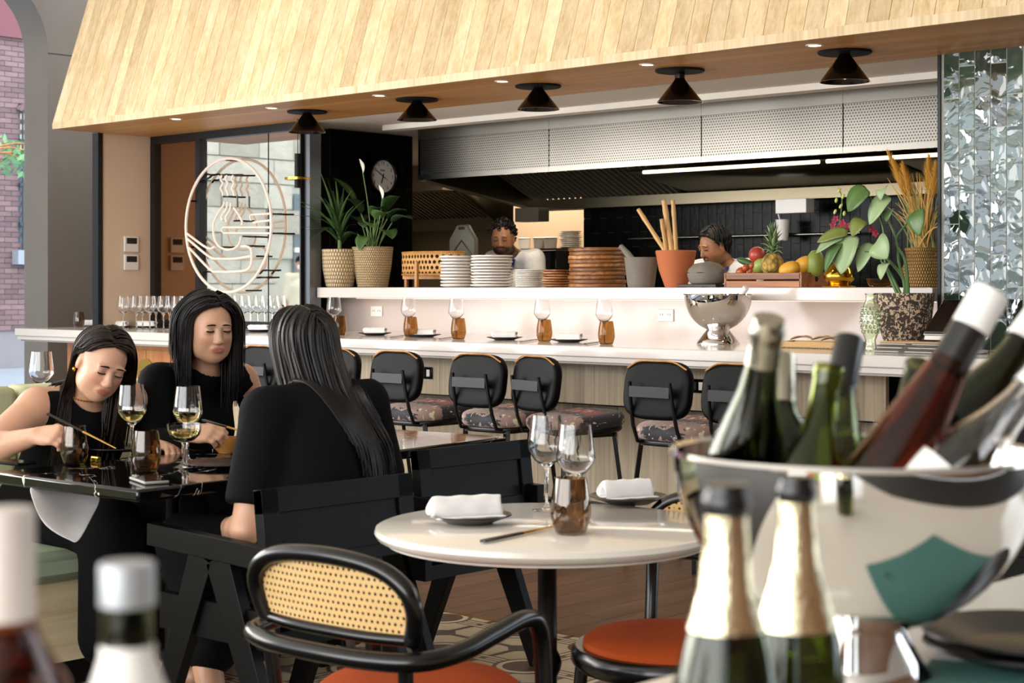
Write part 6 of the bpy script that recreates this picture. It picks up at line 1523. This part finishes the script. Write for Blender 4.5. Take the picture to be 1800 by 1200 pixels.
# ---- person with shoulder-length hair facing us
def build_w2():
    B = Body(); C = V3(-4.72, 3.560, 1.148); H = rot(-17, 8, 0); base = V3(-4.95, 3.56, 0)
    hip = V3(-5.0, 3.60, .56); chest = V3(-4.90, 3.61, .84); shR = V3(-4.85, 3.435, .965); shL = V3(-4.85, 3.80, .96); neck = V3(-4.80, 3.60, 1.0)
    torso(B, hip, chest, shL, shR, neck, C + H @ V3(0, -.03, -.05), 1.02)
    elR = V3(-4.76, 3.33, .745); wr = V3(-4.475, 3.30, .815); arm(B, shR, elR, wr, (.054, .042, .042, .026)); hand(B, wr, V3(.92, .2, .1), V3(.0, -.75, .66), True, (38, 55, 35), .5, (-.1, .85, -.5))
    elL = V3(-4.80, 3.93, .74); wl_ = V3(-4.58, 3.80, .79); arm(B, shL, elL, wl_, (.052, .042, .041, .025)); hand(B, wl_, V3(1, -.5, 0), V3(0, .2, 1), False, (35, 45, 30))
    B.cap((-4.98, 3.50, .54), (-4.50, 3.45, .55), .082, .062, .05); B.cap((-4.50, 3.45, .55), (-4.52, 3.47, .12), .058, .038, .03); B.cap((-4.52, 3.47, .06), (-4.36, 3.47, .045), .034, .028, .03)
    B.cap((-4.98, 3.66, .56), (-4.45, 3.38, .58), .082, .062, .05); B.cap((-4.45, 3.38, .57), (-4.38, 3.21, .30), .055, .036, .03); B.cap((-4.38, 3.21, .30), (-4.30, 3.10, .20), .034, .026, .03)
    head(B, C, H)
    o = person('person with shoulder-length black hair facing us in a black top', B, lambda V: face_tone(V, C, H, SK, hairline=HL), base)
    face_lines(o, B, C, H, .75)
    T = Body(); torso(T, hip, chest, shL, shR, neck, C + H @ V3(0, -.03, -.05), 1.02); arm(T, shR, elR, wr - (wr - elR) * .12, (.056, .046, .046, .03)); T.cap(shL + (elL - shL) * .38, elL, .054, .046, .03)
    def clip(P): return np.maximum.reduce([-sph(P, neck + V3(.02, 0, .06), .086), half(P, neck + V3(0, 0, .03), (.2, 0, 1)), -sph(P, shL + V3(.01, .025, .02), .062)])
    wear('black_top', o, *T.mesh(.006, .008, None, clip), 'black_cotton')
    T = Body(); T.cap((-5.0, 3.50, .55), (-4.50, 3.45, .55), .10, .085, .05); T.cap((-4.50, 3.45, .55), (-4.50, 3.46, .30), .085, .09, .04); T.cap((-5.0, 3.66, .57), (-4.46, 3.39, .58), .10, .08, .05); T.cap((-4.46, 3.39, .58), (-4.42, 3.30, .45), .08, .075, .04)
    wear('black_skirt', o, *T.mesh(.009), 'black_pleat')
    T = Body(); T.cap((-4.40, 3.19, .205), (-4.27, 3.06, .155), .024, .03, .02); T.ell((-4.36, 3.16, .18), (.05, .03, .02))
    wear('black_shoe', o, *T.mesh(.006), 'black_leather')
    root = lambda x, y, z: ((y > .03) & (z > .094)) | ((y > .0) & (y <= .03) & (z > .075)) | ((y <= .0) & (z > .0)) | ((y < -.04) & (z > -.05))
    Vv, F = strands(B, C, H, 1500, lambda x, y, z: .262 + .05 * np.clip(z / .1, 0, 1), part=-.02, seed=5, comb=.6, back=.45, root=root, rad=.0030, hi=.026, fr=.012)
    wear('hair', o, Vv, F, 'black_hair')
    a, b = PD(357, 738, 5.32), PD(440, 762, 5.20); chopsticks(a, b, 'chopsticks held above the small wooden bowl', None, r=.0036)
build_w2()
# ---- person seen from behind with long hair
def build_w3():
    B = Body(); C = V3(-3.775, 3.175, 1.118); H = rot(176, 6, 0); base = V3(-3.58, 3.04, 0)
    hip = V3(-3.585, 3.04, .57); chest = V3(-3.63, 3.12, .84); shL = V3(-3.655, 2.955, .945); shR = V3(-3.655, 3.32, .955); neck = V3(-3.685, 3.145, .985)
    torso(B, hip, chest, shL, shR, neck, C + H @ V3(0, -.03, -.05), 1.06)
    elL = V3(-3.63, 2.862, .63); wl_ = V3(-3.84, 2.96, .60); arm(B, shL, elL, wl_, (.054, .044, .043, .027)); hand(B, wl_, V3(-.9, .4, 0), V3(0, -.2, 1), False, (25, 35, 25))
    elR = V3(-3.66, 3.42, .66); wr = V3(-3.86, 3.34, .62); arm(B, shR, elR, wr, (.054, .044, .043, .027)); hand(B, wr, V3(-.9, -.3, 0), V3(0, .2, 1), True, (25, 35, 25))
    for s_, y in ((-1, 2.95), (1, 3.13)):
        B.cap((-3.60, y, .55), (-4.02, y, .54), .085, .064, .05); B.cap((-4.02, y, .54), (-3.86, y - .03 * (s_ < 0), .12), .058, .04, .03); B.cap((-3.86, y - .03 * (s_ < 0), .06), (-4.0, y - .03 * (s_ < 0), .045), .034, .03, .03)
    head(B, C, H)
    o = person('person seen from behind with long straight black hair and black shirt', B, lambda V: face_tone(V, C, H, SK, hairline=HL), base)
    face_lines(o, B, C, H)
    T = Body(); torso(T, hip, chest, shL, shR, neck, C + H @ V3(0, -.03, -.05), 1.06); T.cap(shL, shL + (elL - shL) * .72, .064, .064, .03); T.cap(shR, shR + (elR - shR) * .72, .064, .064, .03)
    def clip(P): return np.maximum.reduce([-sph(P, neck + V3(-.03, 0, .075), .080), half(P, neck + V3(0, 0, .03), (-.3, 0, 1)), half(P, shL + (elL - shL) * .80, elL - shL) * ((P[..., 1] < 2.96) & (P[..., 2] < .80)) - 9.0 * ~((P[..., 1] < 2.93) & (P[..., 2] < .80))])
    wear('black_shirt', o, *T.mesh(.006, .010, None, clip), 'black_cotton')
    T = Body()
    for y in (2.95, 3.13): T.cap((-3.58, y, .55), (-4.02, y, .545), .105, .085, .05); T.cap((-4.02, y, .54), (-3.90, y, .25), .085, .08, .04)
    wear('black_trousers', o, *T.mesh(.009), 'black_pleat')
    root = lambda x, y, z: ((y > .03) & (z > .094)) | ((y > .0) & (y <= .03) & (z > .075)) | ((y <= .0) & (z > .0)) | ((y < -.04) & (z > -.05))
    def flow(W, i):
        f = np.zeros_like(W); z = W[:, 2]; f[:, 1] += .34 * np.clip((1.06 - z) / .12, 0, 1) * np.clip((z - .75) / .1, .25, 1); f[:, 0] += .42 * np.clip((1.20 - z) / .1, 0, 1) * (z > .86); return f
    Vv, F = strands(B, C, H, 1900, lambda x, y, z: .50 + .04 * np.clip(-y / .1, 0, 1), part=0, seed=9, comb=.4, back=.8, root=root, rad=.0029, hi=.012, flow=flow)
    wear('hair', o, Vv, F, 'black_hair')
build_w3()
# ---- cooks behind the shelf
def cook(px, py, V, yaw, pitch, label, beard, curly, seed, lean=.0):
    q = PV(px, py, V); C = V3(*q); B = Body(); H = rot(yaw, pitch, 0); f = V3(math.cos(R(-90)), math.sin(R(-90)), 0); r = V3(-1, 0, 0)
    base = V3(C[0], C[1] + .12, 0); neck = C + V3(0, .10, -.112); mid = V3(C[0], C[1] + .10, 1.18); hip = V3(C[0], C[1] + .16, .95)
    shR = neck + r * .185 + V3(0, .02, -.035); shL = neck - r * .185 + V3(0, .02, -.035)
    torso(B, hip, mid + V3(0, 0, .08), shL, shR, neck, C + H @ V3(0, -.03, -.05), 1.15, False, True)
    for s_, sh in ((1, shR), (-1, shL)):
        el = sh + r * s_ * .06 + V3(0, -.02, -.29); wr = el + V3(-r[0] * s_ * .08, -.16, -.04); arm(B, sh, el, wr, (.062, .048, .046, .03)); hand(B, wr, V3(-r[0] * s_ * .3, -1, 0), V3(0, 0, 1), s_ == 1, (30, 40, 30), s=1.08)
    for s_ in (-1, 1): B.cap(hip + r * s_ * .09, V3(*(hip + r * s_ * .11)[:2], .50), .09, .06, .05); B.cap(V3(*(hip + r * s_ * .11)[:2], .50), V3(*(hip + r * s_ * .11)[:2], .08), .058, .045, .03); B.cap(V3(*(hip + r * s_ * .11)[:2], .045), V3(*(hip + r * s_ * .11 + f * .15)[:2], .04), .04, .038, .03)
    head(B, C, H, 1.05, True)
    o = person(label, B, lambda Vx: face_tone(Vx, C, H, SKM, 1.05, beard, '#8a4a3e', HL), base, .0052)
    face_lines(o, B, C, H, .2, 1.05, 'black_hair')
    T = Body(); torso(T, hip, mid + V3(0, 0, .08), shL, shR, neck, C + H @ V3(0, -.03, -.05), 1.15, False, True)
    for s_, sh in ((1, shR), (-1, shL)): el = sh + r * s_ * .06 + V3(0, -.02, -.29); T.cap(sh, el, .072, .06, .03)
    def clip(P): return np.maximum(-sph(P, neck + V3(0, -.075, .07), .118), half(P, neck + V3(0, 0, .03), (0, -.3, 1)))
    wear('chef_jacket', o, *T.mesh(.007, .012, None, clip), 'chef_white')
    mk = M()
    for s_ in (-1, 1):
        P = T.project(np.array([neck + r * s_ * (.062 - .004 * i) + V3(0, .03 - .045 * i, .02 - .05 * i) for i in range(7)]), .016); mk.tube(P, .016, 8, flat=.3)
    obj('apron_strap', mk, 'apron_blue', o, world=True)
    obj('apron_bib', M().grid([[tuple(x) for x in T.project(np.array([V3(C[0] + u, C[1] - .1, z) for u in np.linspace(-.11, .11, 8)]), .016)] for z in np.linspace(.98, 1.30, 8)]), 'apron_blue', o, world=True, fixn=False)
    root = lambda x, y, z: ((y > .03) & (z > .084)) | ((y <= .03) & (z > .03)) | ((y < -.03) & (z > -.03))
    if curly:
        g = np.random.default_rng(seed); mk = M()
        for i in range(420):
            d = g.normal(size=3); d /= np.linalg.norm(d); qq = V3(0, -.016, .036) + d * V3(.080, .098, .094)
            if not root(*qq): continue
            c = C + H @ (qq * 1.05 + g.normal(0, .004, 3)); t_ = np.linspace(0, 7 + 3 * g.random(), 12); a = Vector(g.normal(size=3)).normalized(); b = a.orthogonal().normalized(); r_ = .011
            mk.tube([Vector(c) + a * r_ * math.cos(k) + b * r_ * math.sin(k) + a.cross(b) * (.002 * k) for k in t_], .0035, 5)
        obj('hair', mk, 'black_hair', o, world=True, fixn=False)
    else:
        Vv, F = strands(B, C, H, 700, lambda x, y, z: .035 + .045 * np.clip((z - .06) / .06, 0, 1), part=-.02, seed=seed, comb=.4, back=.15, root=root, rad=.0026, hi=.014, step=.008, s=1.05); wear('hair', o, Vv, F, 'black_hair')
    return o
cook(884, 420, 8.62, -60, 14, 'bearded cook with curly hair in a white jacket behind the plates', 'full', True, 11)
cook(1256, 434, 8.60, -112, 20, 'cook with short dark hair looking down behind the terracotta pot', 'stubble', False, 12)
# ---- passer-by on the pavement, reflected in the mirror
def walker():
    base = V3(-19.1, -1.45, .05); B = Body(); yaw = 40; H = rot(yaw, 0, 0); C = base + V3(0, 0, 1.60)
    up = lambda z: base + V3(0, 0, z); r = H[:, 0]
    torso(B, up(.95), up(1.22), up(1.40) - r * .17, up(1.40) + r * .17, up(1.46), C - V3(0, 0, .05), 1.1, False)
    for s_ in (-1, 1):
        sh = up(1.40) + r * s_ * .17; el = sh + r * s_ * .05 - V3(0, 0, .30); wr = el - V3(0, 0, .25); arm(B, sh, el, wr); hand(B, wr, V3(0, 0, -1), r * s_, s_ == 1, (20, 25, 20))
        B.cap(up(.92) + r * s_ * .09, up(.5) + r * s_ * .10, .085, .058, .05); B.cap(up(.5) + r * s_ * .10, up(.08) + r * s_ * .10, .056, .042, .03); B.cap(up(.04) + r * s_ * .1, up(.04) + r * s_ * .1 + H[:, 1] * .15, .04, .036, .03)
    head(B, C, H); o = person('passer-by in a cream shirt and face mask out on the street', B, lambda V: face_tone(V, C, H, SK, hairline=HL), base, .008)
    T = Body(); torso(T, up(.95), up(1.22), up(1.40) - r * .17, up(1.40) + r * .17, up(1.46), C - V3(0, 0, .05), 1.1, False)
    for s_ in (-1, 1): sh = up(1.40) + r * s_ * .17; T.cap(sh, sh + r * s_ * .05 - V3(0, 0, .30), .065, .055, .03)
    wear('cream_shirt', o, *T.mesh(.012, .014, None, lambda P: half(P, up(1.47), (0, 0, 1))), 'cream_shirt')
    T = Body()
    for s_ in (-1, 1): T.cap(up(.94) + r * s_ * .09, up(.14) + r * s_ * .10, .10, .07, .05)
    wear('dark_trousers', o, *T.mesh(.012, .004), 'black_cotton')
    T = Body(); T.ell(C + H @ V3(0, .07, -.045), (.06, .045, .05), H); wear('face_mask', o, *T.mesh(.008), 'white_plastic')
    T = Body(); T.ell(C + H @ V3(0, -.02, .05), (.083, .10, .082), H); T.ell(C + H @ V3(0, .10, .06), (.06, .06, .010), H); wear('cap', o, *T.mesh(.01), 'black_cotton')
walker()
# napkins on laps, small black box under the table
def drape(pts, label):
    o = obj('linen_napkin', M().grid(pts), 'napkin_cloth', solid=.003, fixn=False, smooth=180); k = o.modifiers.new('sub', 'SUBSURF'); k.levels = 2; k.render_levels = 2; return tag(o, label, 'napkin')
A = [PD(47, 850, 4.82), PD(100, 848, 4.90), PD(150, 862, 4.94), PD(186, 868, 4.96)]; Bm = [PD(52, 868, 4.74), PD(96, 885, 4.80), PD(130, 900, 4.86), PD(165, 905, 4.88)]; Cc = [PD(66, 905, 4.72), PD(92, 925, 4.74), PD(122, 938, 4.76), PD(150, 935, 4.78)]; Dd = [PD(80, 925, 4.72), PD(105, 942, 4.72), PD(125, 950, 4.72), PD(134, 958, 4.72)]
drape([A, Bm, Cc, Dd], 'white linen napkin hanging from the lap under the marble table')
drape([[PD(432, 928, 4.72), PD(450, 935, 4.72), PD(462, 945, 4.72)], [PD(420, 940, 4.70), PD(436, 948, 4.70), PD(452, 958, 4.70)], [PD(408, 952, 4.68), PD(424, 958, 4.68), PD(440, 966, 4.68)]], 'white linen napkin on the lap of the long-haired person')
